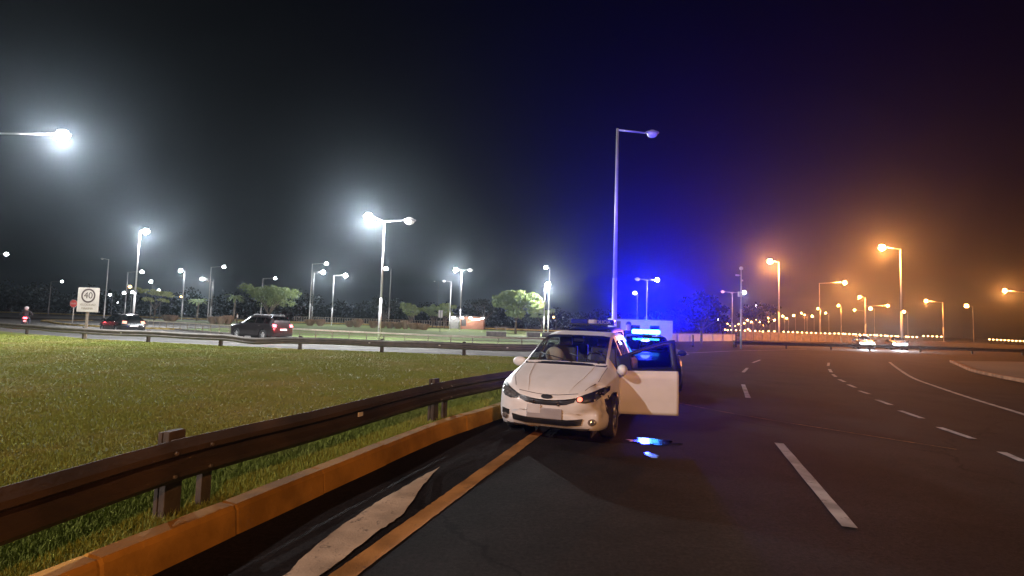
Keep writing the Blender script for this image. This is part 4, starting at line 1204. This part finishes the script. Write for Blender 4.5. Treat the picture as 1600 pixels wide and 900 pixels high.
# ---- the white people carrier
WISH = [(2.31, .34, .56, .60, .40, .26), (2.285, .25, .62, .665, .56, .38), (2.22, .21, .67, .725, .68, .48), (2.08, .19, .715, .80, .785, .60), (1.85, .185, .79, .885, .84, .68), (1.5, .185, .875, .985, .86, .70),
        (1.25, .185, .935, 1.05, .86, .70), (1.0, .185, .955, 1.205, .862, .675), (.6, .185, .965, 1.40, .865, .64), (.2, .185, .975, 1.53, .865, .60), (-.25, .185, .985, 1.585, .865, .595), (-1.2, .185, 1.0, 1.57, .86, .585),
        (-1.75, .2, 1.02, 1.49, .85, .56), (-1.97, .24, 1.02, 1.32, .81, .56), (-2.07, .3, .98, 1.06, .75, .55), (-2.12, .36, .82, .88, .68, .5)]
def crush(H, side):
    if side != 1: return H
    H = H.copy()
    for i in range(H.shape[0]):
        for j in range(H.shape[1]):
            x, y, z = H[i, j]
            g = 1.5 * math.exp(-((x - 1.88) / .3) ** 2 - ((z - .62) / .22) ** 2) * max(0, min(1, (y - .35) / .4))
            n = math.sin(x * 23 + z * 17) * .5 + math.sin(z * 41 - x * 13) * .5
            d2 = math.exp(-((y - .60) / .10) ** 2 - ((z - .46) / .10) ** 2) * max(0, min(1, (x - 1.95) / .1))
            H[i, j, 0] -= d2 * (.07 + .02 * n)
            H[i, j, 1] -= g * (.09 + .035 * n); H[i, j, 0] -= g * (.05 + .03 * n); H[i, j, 2] += g * .02 * n
    return H
nose = at(852, 681, .11)
YAW = R(20)
fwd = Vector((-math.sin(YAW), -math.cos(YAW), 0))
wc = nose - fwd * 2.3
WSPEC = dict(dx=.045, paint=M['white_car'], wheel_r=.315, axles=(1.40, -1.28), side_windows=((.14, .78), (-1.0, -.01), (-1.8, -1.12)), ws=(.24, 1.2), rw=(-2.03, -1.78), glass=M['glass_clear'], door=(.07, .98), door_angle=R(73), track=.745,
             mirror=(.72, 1.02), cabin=(-1.9, 1.1), floor=.35, seats=(.05, -.95), dash=.82, deform=crush)
white, bvh, wparts = build_car('white_car', 'white people carrier with a crumpled front corner, its door open, against the kerb', 'car', WISH, WSPEC, (wc.x, wc.y, 0), math.atan2(fwd.y, fwd.x))
# lamps, grille, bumper openings
hl = [(.40, .655), (.50, .70), (.62, .745), (.735, .79), (.80, .80), (.79, .735), (.74, .68), (.66, .625), (.55, .60), (.45, .605)]
for s, poly in ((1, hl), (-1, mir(hl))):
    h_ = patch(bvh, poly, 'headlight', M['black'], white, off=.006, cuts=3)
    inner_ = ([(-.46, .64), (-.5, .615), (-.6, .63), (-.68, .655), (-.75, .70), (-.77, .76), (-.7, .745), (-.58, .71), (-.48, .67)] if s < 0 else [(s * .47, .635), (s * .54, .615), (s * .62, .635), (s * .68, .675), (s * .68, .715), (s * .6, .705), (s * .5, .67)])
    patch(bvh, inner_ if s > 0 else inner_, 'reflector', M['lens'] if s < 0 else M['black'], h_, off=.012, cuts=2)
    if s > 0:
        patch(bvh, [(.475 + .035 * math.cos(a), .645 + .028 * math.sin(a)) for a in np.linspace(0, 6.0, 12)], 'indicator', M['amber_emit'], h_, off=.02, cuts=1)
gri = [(-.42, .655), (-.3, .625), (-.15, .605), (0, .60), (.15, .605), (.3, .625), (.42, .655), (.40, .605), (.3, .57), (.15, .55), (0, .545), (-.15, .55), (-.3, .57), (-.40, .605)]
g_ = patch(bvh, gri, 'grille', M['black'], white, off=.006, cuts=2)
patch(bvh, [(-.41, .66), (-.3, .637), (-.15, .617), (0, .612), (.15, .617), (.3, .637), (.41, .66), (.41, .648), (.3, .624), (.15, .605), (0, .600), (-.15, .605), (-.3, .624), (-.41, .648)], 'trim', M['chrome'], g_, off=.014, cuts=1)
for s in (-1, 1):
    patch(bvh, [(s * .17, .60), (s * .19, .60), (s * .2, .545), (s * .16, .545)], 'grille_bar', M['chrome'], g_, off=.014, cuts=1)
patch(bvh, [(.085 * math.cos(a), .655 + .028 * math.sin(a)) for a in np.linspace(0, 2 * math.pi, 20, endpoint=False)], 'emblem', M['black'], white, off=.014, cuts=1)
ring = [(.03 * math.cos(a), .655 + .018 * math.sin(a)) for a in np.linspace(0, 2 * math.pi, 14, endpoint=False)]
inta = [(-.52, .385), (-.3, .36), (.3, .36), (.52, .385), (.5, .30), (.3, .275), (-.3, .275), (-.5, .30)]
patch(bvh, inta, 'intake', M['black'], white, off=.006, cuts=2)
for s in (-1, 1):
    pf = [(s * .57, .43), (s * .70, .45), (s * .70, .37), (s * .57, .36)]
    if s < 0: patch(bvh, pf, 'intake', M['black'], white, off=.006, cuts=2)
    fo = [(s * .64 + .055 * math.cos(a), .335 + .045 * math.sin(a)) for a in np.linspace(0, 2 * math.pi, 16, endpoint=False)]
    fg = patch(bvh, fo, 'fog_light', M['rail_grey'], white, off=.008, cuts=1)
    patch(bvh, [(s * .64 + .035 * math.cos(a), .335 + .028 * math.sin(a)) for a in np.linspace(0, 2 * math.pi, 12, endpoint=False)], 'lens', M['lens'], fg, off=.014, cuts=1)
patch(bvh, [(-.62, .255), (-.3, .235), (.3, .235), (.62, .255), (.6, .243), (.3, .222), (-.3, .222), (-.6, .243)], 'lower_trim', M['chrome'], white, off=.008, cuts=1)
q = MB(); q.box((2.325, -.02, .43), (.02, .52, .15), 0, .012); q.build('number_plate', M['plate_lower'], white)
q = MB(); q.box((2.329, -.17, .485), (.02, .2, .13), 0, .008); q.build('plate_sticker', M['plate'], white)
# bonnet shut line and wiper, roof and door details
for s in (-1, 1):
    pl_ = [(2.2, s * .30), (1.8, s * .42), (1.25, s * .5), (1.25, s * .506), (1.8, s * .427), (2.2, s * .308)]
    patch(bvh, pl_, 'bonnet_crease', M['white_car'], white, 'top', .008, 2)
    jl = [(2.12, s * .52), (1.8, s * .655), (1.26, s * .69), (1.26, s * .695), (1.8, s * .660), (2.12, s * .526)]
    patch(bvh, jl, 'bonnet_gap', M['black'], white, 'top', .004, 2)
patch(bvh, [(1.27, -.66), (1.20, -.68), (1.20, .68), (1.27, .66)], 'cowl', M['black'], white, 'top', .006, 2)
q = MB(); q.bar((1.2, .1, 1.1), (1.02, -.5, 1.215), .011, .008, 6); q.bar((1.2, .55, 1.09), (1.02, .02, 1.225), .011, .008, 6); q.build('wiper', M['black'], white)
q = MB(); q.ball((.42, -.40, 1.14), 1, (.1, .17, .15), 14); q.build('airbag', M['airbag'], white)
q = MB(); q.box((.24, 0, 1.42), (.03, .2, .06), 0, .012); q.build('inside_mirror', M['black'], white)
door = wparts['door']
q = MB(); q.ball((-.02, .16, 1.0), 1, (.08, .14, .09), 14); q.bar((-.02, .0, .95), (-.02, .1, .98), .03, .025, 8); q.build('mirror', M['white_car'], door)
q = MB(); q.box((-.47, .03, .50), (.86, .02, .045), 0, .008); q.build('side_moulding', M['white_car'], door)
q = MB(); q.box((-.80, .05, .86), (.2, .03, .035), 0, .012); q.build('handle', M['white_car'], door)
for s in (-1,):
    q = MB(); q.box((-.2, s * .875, .88), (.2, .03, .035), 0, .012); q.build('handle', M['white_car'], white)
tlp = [(.5, .98), (.72, 1.0), (.74, .8), (.55, .78)]
for s in (1, -1): patch(bvh, tlp if s > 0 else mir(tlp), 'taillight', M['red_lens'], white, 'rear', .008, 2)
for s in (1, -1):
    gl_ = [(s * .775, .66), (s * .80, .56), (s * .815, .44), (s * .82, .33), (s * .812, .33), (s * .806, .44), (s * .79, .56), (s * .763, .66)]
    patch(bvh, gl_, 'bumper_gap', M['black'], white, off=.004, cuts=1)
bl_ = [(-.44, .668), (-.3, .652), (-.15, .636), (0, .630), (.15, .636), (.3, .652), (.44, .668), (.44, .662), (.3, .646), (.15, .630), (0, .624), (-.15, .630), (-.3, .646), (-.44, .662)]
patch(bvh, [(a_, b_ + .055) for a_, b_ in bl_], 'bonnet_edge_gap', M['black'], white, off=.003, cuts=1)
# shadowed hollow of the crushed corner, painted as a black patch
patch(bvh, [(.72, .60), (.78, .63), (.79, .54), (.765, .47), (.745, .53)], 'crumple_shadow', M['black'], white, off=.004, cuts=2)

# ---- other cars share one recipe
HATCH = [(2.1, .34, .60, .64, .45, .3), (2.05, .24, .66, .72, .62, .45), (1.9, .2, .74, .82, .76, .58), (1.4, .19, .85, .94, .83, .66), (1.05, .19, .90, 1.0, .84, .68), (.55, .19, .92, 1.28, .845, .62), (.15, .19, .93, 1.43, .845, .58), (-.5, .19, .95, 1.455, .845, .57), (-1.25, .19, .97, 1.40, .84, .55), (-1.65, .2, .98, 1.22, .82, .55), (-1.9, .22, .96, 1.02, .79, .58), (-2.02, .28, .8, .86, .74, .55), (-2.07, .36, .62, .66, .62, .45)]
SUVS = [(2.2, .4, .72, .77, .5, .35), (2.15, .3, .82, .88, .68, .5), (2.0, .27, .92, 1.0, .82, .64), (1.5, .26, 1.0, 1.08, .88, .7), (1.05, .26, 1.03, 1.12, .885, .7), (.6, .26, 1.04, 1.42, .885, .65), (.2, .26, 1.05, 1.62, .885, .62), (-.4, .26, 1.06, 1.68, .885, .61), (-1.5, .26, 1.08, 1.66, .88, .6), (-1.95, .28, 1.08, 1.5, .86, .6), (-2.12, .3, 1.05, 1.15, .84, .62), (-2.2, .36, .85, .9, .8, .6), (-2.23, .42, .6, .65, .7, .5)]
def simple_car(name, label, st, paint, loc, rz, suv=False, rear=None, front=None, roofrail=False, group=None, bright=False, cat='car'):
    sp = dict(dx=.07, paint=paint, wheel_r=.36 if suv else .31, axles=(1.32, -1.32) if suv else (1.28, -1.25), side_windows=((-.4, .55), (-1.25, -.5), (-1.8, -1.35)) if suv else ((-.4, .5), (-1.15, -.5)),
              ws=(.22, 1.0) if suv else (.17, 1.0), rw=(-2.05, -1.7) if suv else (-1.85, -1.3), mirror=(.72, 1.1 if suv else 1.0), cabin=(-1.5, 1.0), floor=.42 if suv else .34, seats=(.05, -.85), dash=.8, track=.76 if suv else .72)
    root, bv, parts = build_car(name, label, cat, st, sp, loc, rz, group)
    k = .14 if suv else 0.0; wy = .74 if suv else .66
    tl_ = [(wy - .24, .93 + k), (wy, .95 + k), (wy + .03, .78 + k), (wy - .2, .76 + k)]
    for s in (1, -1):
        t_ = patch(bv, tl_ if s > 0 else mir(tl_), 'taillight', rear or M['red_lens'], root, 'rear', .012, 2)
        hl_ = [(.38, .66 + k), (.62, .72 + k), (.66, .62 + k), (.42, .58 + k)] if front is not M['head_emit'] else [(.42, .70), (.6, .73), (.62, .62), (.44, .59)]
        patch(bv, hl_ if s > 0 else mir(hl_), 'headlight', front or M['lens'], root, 'front', .012, 2)
        for xx in (-.25, -1.0):
            q = MB(); q.box((xx, s * (.885 if suv else .845), .86 + k), (.18, .035, .035), 0, .01); q.build('handle', M['chrome'], root)
        if roofrail:
            q = MB(); q.bar((.0, s * .58, 1.70), (-1.5, s * .57, 1.70), .022, .022, 8)
            for xx in (0, -.75, -1.5): q.bar((xx, s * .58, 1.6), (xx, s * .58, 1.7), .02, .02, 6)
            q.build('roof_rail', M['rim'], root)
    patch(bv, [(-.26, .66 + k), (.26, .66 + k), (.26, .55 + k), (-.26, .55 + k)], 'number_plate', M['plate'], root, 'rear', .016, 1)
    patch(bv, [(-.36, .62 + k), (.36, .62 + k), (.36, .52 + k), (-.36, .52 + k)], 'grille', M['black'], root, 'front', .01, 2)
    patch(bv, [(-.5, .40 + k), (.5, .40 + k), (.5, .32 + k), (-.5, .32 + k)], 'intake', M['black'], root, 'front', .01, 2)
    for s in (-1, 1):
        jx = [(-.455, .3 + k), (-.447, .3 + k), (-.447, .93 + k), (-.455, .93 + k)]
        patch(bv, jx, 'door_gap', M['black'], root, 'side', .003, 1, s)
    return root, bv

Yc = 37.8; simple_car('black_car', 'black hatchback seen from behind beyond the far guardrail', HATCH, M['black_car'], (gx(193, Yc), Yc, 0.005), R(146), rear=M['red_emit_dim'], front=None)
Yc = 34.8; suvc, _ = simple_car('grey_car', 'dark grey tall hatchback with glowing red brake lights beyond the far guardrail', SUVS, M['grey_car'], (gx(409, Yc), Yc, 0.005), R(153), True, rear=M['red_emit'], roofrail=True)
l = point_light((-2.7, .5, 1.0), 45, (1, .08, .1), suvc, .1); l.data.energy = 110; l.name = 'light'

# police cars: one behind the white car, one beside it with its beacon lit
pc1 = Vector((gx(925, 14.6), 14.6, 0))
pol1, bv1 = simple_car('police_car', 'dark blue police car hidden behind the white car, unlit light bar on its roof', SUVS, M['blue_car'], pc1, R(-112), True, cat='police car')
lb = empty('light_bar', (0, 0, 0)); lb.parent = pol1
bpy.data.objects.remove(lb)
def beacon(root, x, z, wlen, lit):
    q = MB(); q.box((x, 0, z + .02), (.3, wlen, .04), 0, .01); base_ = q.build('light_bar', M['black'], root)
    for s in (-1, 1):
        q = MB(); q.box((x, s * wlen * .29, z + .1), (.26, wlen * .38, .13), 0, .04); q.build('beacon_lens', (M['blue_emit'] if lit else M['blue_lens']), base_)
    q = MB(); q.box((x, 0, z + .1), (.22, wlen * .16, .11), 0, .02); q.build('centre_lens', M['blue_emit'] if lit else M['plaster'], base_)
    return base_
b1 = beacon(pol1, -.1, 1.70, 1.3, False)
tx = lettering('POLICIA', .13, (.058, .30, 1.79), M['sign_white'], b1, R(90))
pc2 = Vector((gx(1009, 15.2), 15.2, 0))
pol2, bv2 = simple_car('police_car', 'dark police car with lit blue beacon behind the open door of the white car', HATCH, M['blue_car'], pc2, R(-100), False, cat='police car')
b2_ = beacon(pol2, .03, 1.45, .82, True)
BLUE = (0.0, 0.004, 1.0)
def spot(parent, loc, rot, power, ang):
    l = bpy.data.lights.new('light', 'SPOT'); l.energy = power; l.color = BLUE; l.spot_size = ang; l.spot_blend = .6; l.shadow_soft_size = .12
    o = bpy.data.objects.new('light', l); col.objects.link(o); o.parent = parent; o.location = loc; o.rotation_euler = rot
    return o
P_BLUE = 320000.0
spot(b2_, (.1, 0, 1.6), (R(90 + 19), 0, R(-90)), P_BLUE, R(42))
spot(b2_, (-.3, 0, 1.6), (R(90 + 31), 0, R(90)), P_BLUE * .03, R(62))
tgt, src = Vector((1.75, 10.3, 1.28)), Matrix.Translation(pc2) @ Matrix.Rotation(R(-100), 4, 'Z') @ Vector((.12, 0, 1.64))
lq = (Matrix.Rotation(R(100), 3, 'Z') @ (tgt - src)).to_track_quat('-Z', 'Y').to_euler()
spot(b2_, (.12, 0, 1.64), lq, 9000, R(17)).data.color = (0.015, 0.03, 1.0)
pl_b = point_light((.03, 0, 1.68), 800, (0.02, 0.03, 1.0), b2_, .15)

# oncoming cars with headlamps on, beyond the right-hand guardrail
for px, Yc, rz, lab in ((1350, 56, -60, 'car with dazzling headlamps on the far road, left of the two'), (1403, 57, -62, 'car with dazzling headlamps on the far road, right of the two')):
    c_, _ = simple_car('oncoming_car', lab, HATCH, M['black_car'], (gx(px, Yc) + 1, Yc + 1.6, 0), R(rz - 55), front=M['head_emit'], group='oncoming cars on the far road')
    point_light((2.55, 0, .68), 2600, (.85, .92, 1), c_, .12)

# ------------------------------------------------------------------ people
def skin_body(name, joints, edges, parent, mats, zsplit=None, pick=None):
    me = bpy.data.meshes.new(name)
    names = list(joints); me.from_pydata([joints[n][0] for n in names], [(names.index(a), names.index(b_)) for a, b_ in edges], [])
    o = bpy.data.objects.new(name, me); col.objects.link(o)
    md = o.modifiers.new('Skin', 'SKIN'); sub = o.modifiers.new('Subdivision', 'SUBSURF'); sub.levels = 2; sub.render_levels = 2
    lay = me.skin_vertices[0] if me.skin_vertices else None
    if lay is None:
        bm = bmesh.new(); bm.from_mesh(me); bm.verts.layers.skin.verify(); bm.to_mesh(me); bm.free(); lay = me.skin_vertices[0]
    for i, n in enumerate(names):
        rr2 = joints[n][1]; lay.data[i].radius = rr2 if isinstance(rr2, tuple) else (rr2, rr2); lay.data[i].use_root = (n == 'pelvis')
    bpy.context.view_layer.update()
    ev = o.evaluated_get(bpy.context.evaluated_depsgraph_get()); m2 = bpy.data.meshes.new_from_object(ev)
    col.objects.unlink(o); bpy.data.objects.remove(o)
    m2.name = name
    m2.materials.clear()
    for mm in mats: m2.materials.append(mm)
    for p in m2.polygons:
        p.use_smooth = True; p.material_index = pick(p.center)
    o = bpy.data.objects.new(name, m2); col.objects.link(o); o.parent = parent
    return o

def standing(loc, rz, label, shirt, trousers, H=1.75, group=None, arms='down'):
    root = empty('person', loc, rz); tag(root, label, 'person', group); k = H / 1.75
    J = {'pelvis': ((0, 0, .95), (.15, .11)), 'waist': ((0, 0, 1.08), (.14, .1)), 'chest': ((0, 0, 1.30), (.175, .115)), 'upper': ((0, 0, 1.43), (.13, .09)), 'neck': ((0, .01, 1.50), .055), 'chin': ((0, .03, 1.56), .07), 'head': ((0, .02, 1.65), (.08, .1)), 'crown': ((0, .0, 1.72), .065)}
    E = [('pelvis', 'waist'), ('waist', 'chest'), ('chest', 'upper'), ('upper', 'neck'), ('neck', 'chin'), ('chin', 'head'), ('head', 'crown')]
    for s, n in ((1, 'l'), (-1, 'r')):
        J[n + 'sh'] = ((s * .19, 0, 1.42), .06); J[n + 'el'] = ((s * .25, -.02, 1.13), .045); J[n + 'wr'] = ((s * .25, .06, .89), .033); J[n + 'ha'] = ((s * .245, .09, .79), (.028, .045))
        J[n + 'hip'] = ((s * .1, 0, .86), .09); J[n + 'kn'] = ((s * .11, .02, .49), .062); J[n + 'an'] = ((s * .115, -.02, .1), .042); J[n + 'toe'] = ((s * .13, .14, .045), .04)
        for i_ in range(4):
            J[n + 'f%d' % i_] = ((s * .243 + 0, .06 + .022 * i_, .715 - (.012 if i_ in (1, 2) else 0)), .009); E.append((n + 'ha', n + 'f%d' % i_))
        J[n + 'th'] = ((s * .225, .13, .75), .01); E.append((n + 'ha', n + 'th'))
        E += [('upper', n + 'sh'), (n + 'sh', n + 'el'), (n + 'el', n + 'wr'), (n + 'wr', n + 'ha'), ('pelvis', n + 'hip'), (n + 'hip', n + 'kn'), (n + 'kn', n + 'an'), (n + 'an', n + 'toe')]
    J = {n: ((p[0] * k, p[1] * k, p[2] * k), rr2) for n, (p, rr2) in J.items()}
    def pick(c):
        if c.z > 1.48 * k: return 0
        if abs(c.x) > .2 * k and c.z < 1.12 * k and c.z > .65 * k: return 0
        if c.z > .97 * k: return 1
        if c.z < .09 * k: return 3
        return 2
    skin_body('body', J, E, root, [M['skin'], shirt, trousers, M['rubber']], pick=pick)
    q = MB(); q.ball((0, -.015, 1.69 * k), .1, (.95, 1.12, .85), 14); q.build('hair', M['hair'], root)
    q = MB(); q.bar((0, .115, 1.64 * k), (0, .14, 1.615 * k), .012, .018, 8); q.build('nose', M['skin'], root)
    for s in (-1, 1):
        q = MB(); q.ball((s * .033, .108, 1.655 * k), .012, n=8); q.build('eye', M['black'], root)
    return root

Yp = 17.4; standing((gx(982, Yp), Yp, 0), R(170), 'person in dark clothes standing just left of the lit blue beacon', M['cloth_dark'], M['cloth_dark'], 1.84)
Yp = 84; standing((gx(371, Yp), Yp, .1), R(100), 'person in a white shirt standing on the grass left of the dark grey car', M['cloth_white'], M['cloth_dark'], 1.75)

# motorcycle and rider, seen from behind
Yb = 41.0; mb = Vector((gx(42, Yb), Yb, 0)); mrz = R(40)
root = empty('motorcycle', mb, mrz); tag(root, 'motorcycle with a glowing red tail light heading away at the left edge', 'motorcycle')
for yy in (-.62, .66):
    q = MB(); n = 24; rw_ = .31
    for i in range(n):
        a0, a1 = 2 * math.pi * i / n, 2 * math.pi * (i + 1) / n
        q.bar((0, yy + (rw_ - .05) * math.cos(a0), rw_ + (rw_ - .05) * math.sin(a0)), (0, yy + (rw_ - .05) * math.cos(a1), rw_ + (rw_ - .05) * math.sin(a1)), .05, .05, 8)
    wh = q.build('wheel', M['rubber'], root)
    q = MB(); q.bar((-.05, yy, rw_), (.05, yy, rw_), .05, .05, 10)
    for k in range(6): q.bar((0, yy, rw_), (0, yy + .25 * math.cos(k * 1.047), rw_ + .25 * math.sin(k * 1.047)), .012, .012, 5)
    q.build('rim', M['rim'], wh)
q = MB(); q.bar((0, -.62, .31), (0, -.1, .5), .03, .035, 8); q.bar((0, .66, .31), (0, .42, .95), .03, .03, 8); q.bar((0, -.1, .5), (0, .42, .85), .035, .035, 8); q.box((0, .05, .42), (.24, .4, .3), 0, .05); q.bar((.12, -.1, .3), (.14, -.75, .42), .04, .05, 8); q.build('frame', M['black'], root)
q = MB(); q.ball((0, .22, .82), 1, (.14, .26, .13), 14); q.build('fuel_tank', M['sign_red'], root)
q = MB(); q.box((0, -.3, .8), (.24, .72, .1), 0, .04); q.build('seat', M['black'], root)
q = MB(); q.bar((-.36, .32, 1.04), (.36, .32, 1.04), .018, .018, 8); q.bar((0, .42, .93), (0, .36, 1.04), .02, .02, 8); q.build('handlebar', M['black'], root)
q = MB(); q.ball((0, .52, .92), .1, (1, .8, 1), 12); q.build('headlight', M['lens'], root)
q = MB(); q.box((0, -.74, .86), (.24, .07, .13), 0, .03); q.build('taillight', M['red_emit'], root)
q = MB(); q.box((0, -.82, .62), (.2, .015, .14), 0, .005); q.build('number_plate', M['plate'], root)
for s in (-1, 1):
    q = MB(); q.bar((s * .3, .34, 1.04), (s * .38, .36, 1.2), .01, .01, 6); q.ball((s * .4, .36, 1.22), .06, (1, .5, .7), 8); q.build('mirror', M['black'], root)
point_light((0, -1.1, .9), 22, (1, .1, .12), root, .08)
rider = empty('person', mb, mrz); tag(rider, 'rider in a dark jacket and pale-topped helmet sitting on the motorcycle', 'person')
J = {'pelvis': ((0, -.22, .94), (.15, .12)), 'waist': ((0, -.2, 1.08), (.14, .11)), 'chest': ((0, -.1, 1.28), (.18, .125)), 'upper': ((0, -.05, 1.4), (.13, .1)), 'neck': ((0, -.02, 1.47), .055), 'chin': ((0, .02, 1.53), .07), 'head': ((0, .0, 1.61), .09), 'crown': ((0, -.02, 1.68), .06)}
E = [('pelvis', 'waist'), ('waist', 'chest'), ('chest', 'upper'), ('upper', 'neck'), ('neck', 'chin'), ('chin', 'head'), ('head', 'crown')]
for s, n in ((1, 'l'), (-1, 'r')):
    J[n + 'sh'] = ((s * .2, -.04, 1.39), .065); J[n + 'el'] = ((s * .34, .1, 1.17), .05); J[n + 'wr'] = ((s * .34, .27, 1.08), .036); J[n + 'ha'] = ((s * .33, .33, 1.06), .04)
    J[n + 'hip'] = ((s * .12, -.16, .88), .1); J[n + 'kn'] = ((s * .2, .26, .76), .07); J[n + 'an'] = ((s * .2, .0, .36), .05); J[n + 'toe'] = ((s * .21, .18, .3), .042)
    E += [('upper', n + 'sh'), (n + 'sh', n + 'el'), (n + 'el', n + 'wr'), (n + 'wr', n + 'ha'), ('pelvis', n + 'hip'), (n + 'hip', n + 'kn'), (n + 'kn', n + 'an'), (n + 'an', n + 'toe')]
skin_body('body', J, E, rider, [M['skin'], M['cloth_dark'], M['cloth_jeans']], pick=lambda c: 0 if c.z > 1.46 else (1 if c.z > .98 else 2))
q = MB(); q.ball((0, 0, 1.64), .145, (.95, 1.08, 1.0), 16); q.build('helmet', M['cloth_white'], rider)

# ------------------------------------------------------------------ haze added to stand in for lens glow round the lamps
q = MB(); q.box((0, 345, 23), (1504, 814, 50))
hz = q.build('haze', None)
hm = bpy.data.materials.new('haze'); hm.use_nodes = True
nt = hm.node_tree; nt.nodes.remove(nt.nodes['Principled BSDF'])
pv = nt.nodes.new('ShaderNodeVolumePrincipled'); pv.inputs['Color'].default_value = (.74, .87, 1.0, 1); pv.inputs['Density'].default_value = HAZE_DENSITY; pv.inputs['Anisotropy'].default_value = HAZE_G
nt.links.new(pv.outputs[0], nt.nodes['Material Output'].inputs['Volume'])
hz.data.materials.clear(); hz.data.materials.append(hm)
tag(hz, 'thin added haze standing in for lens glow round the lamps', 'haze', kind='stuff')
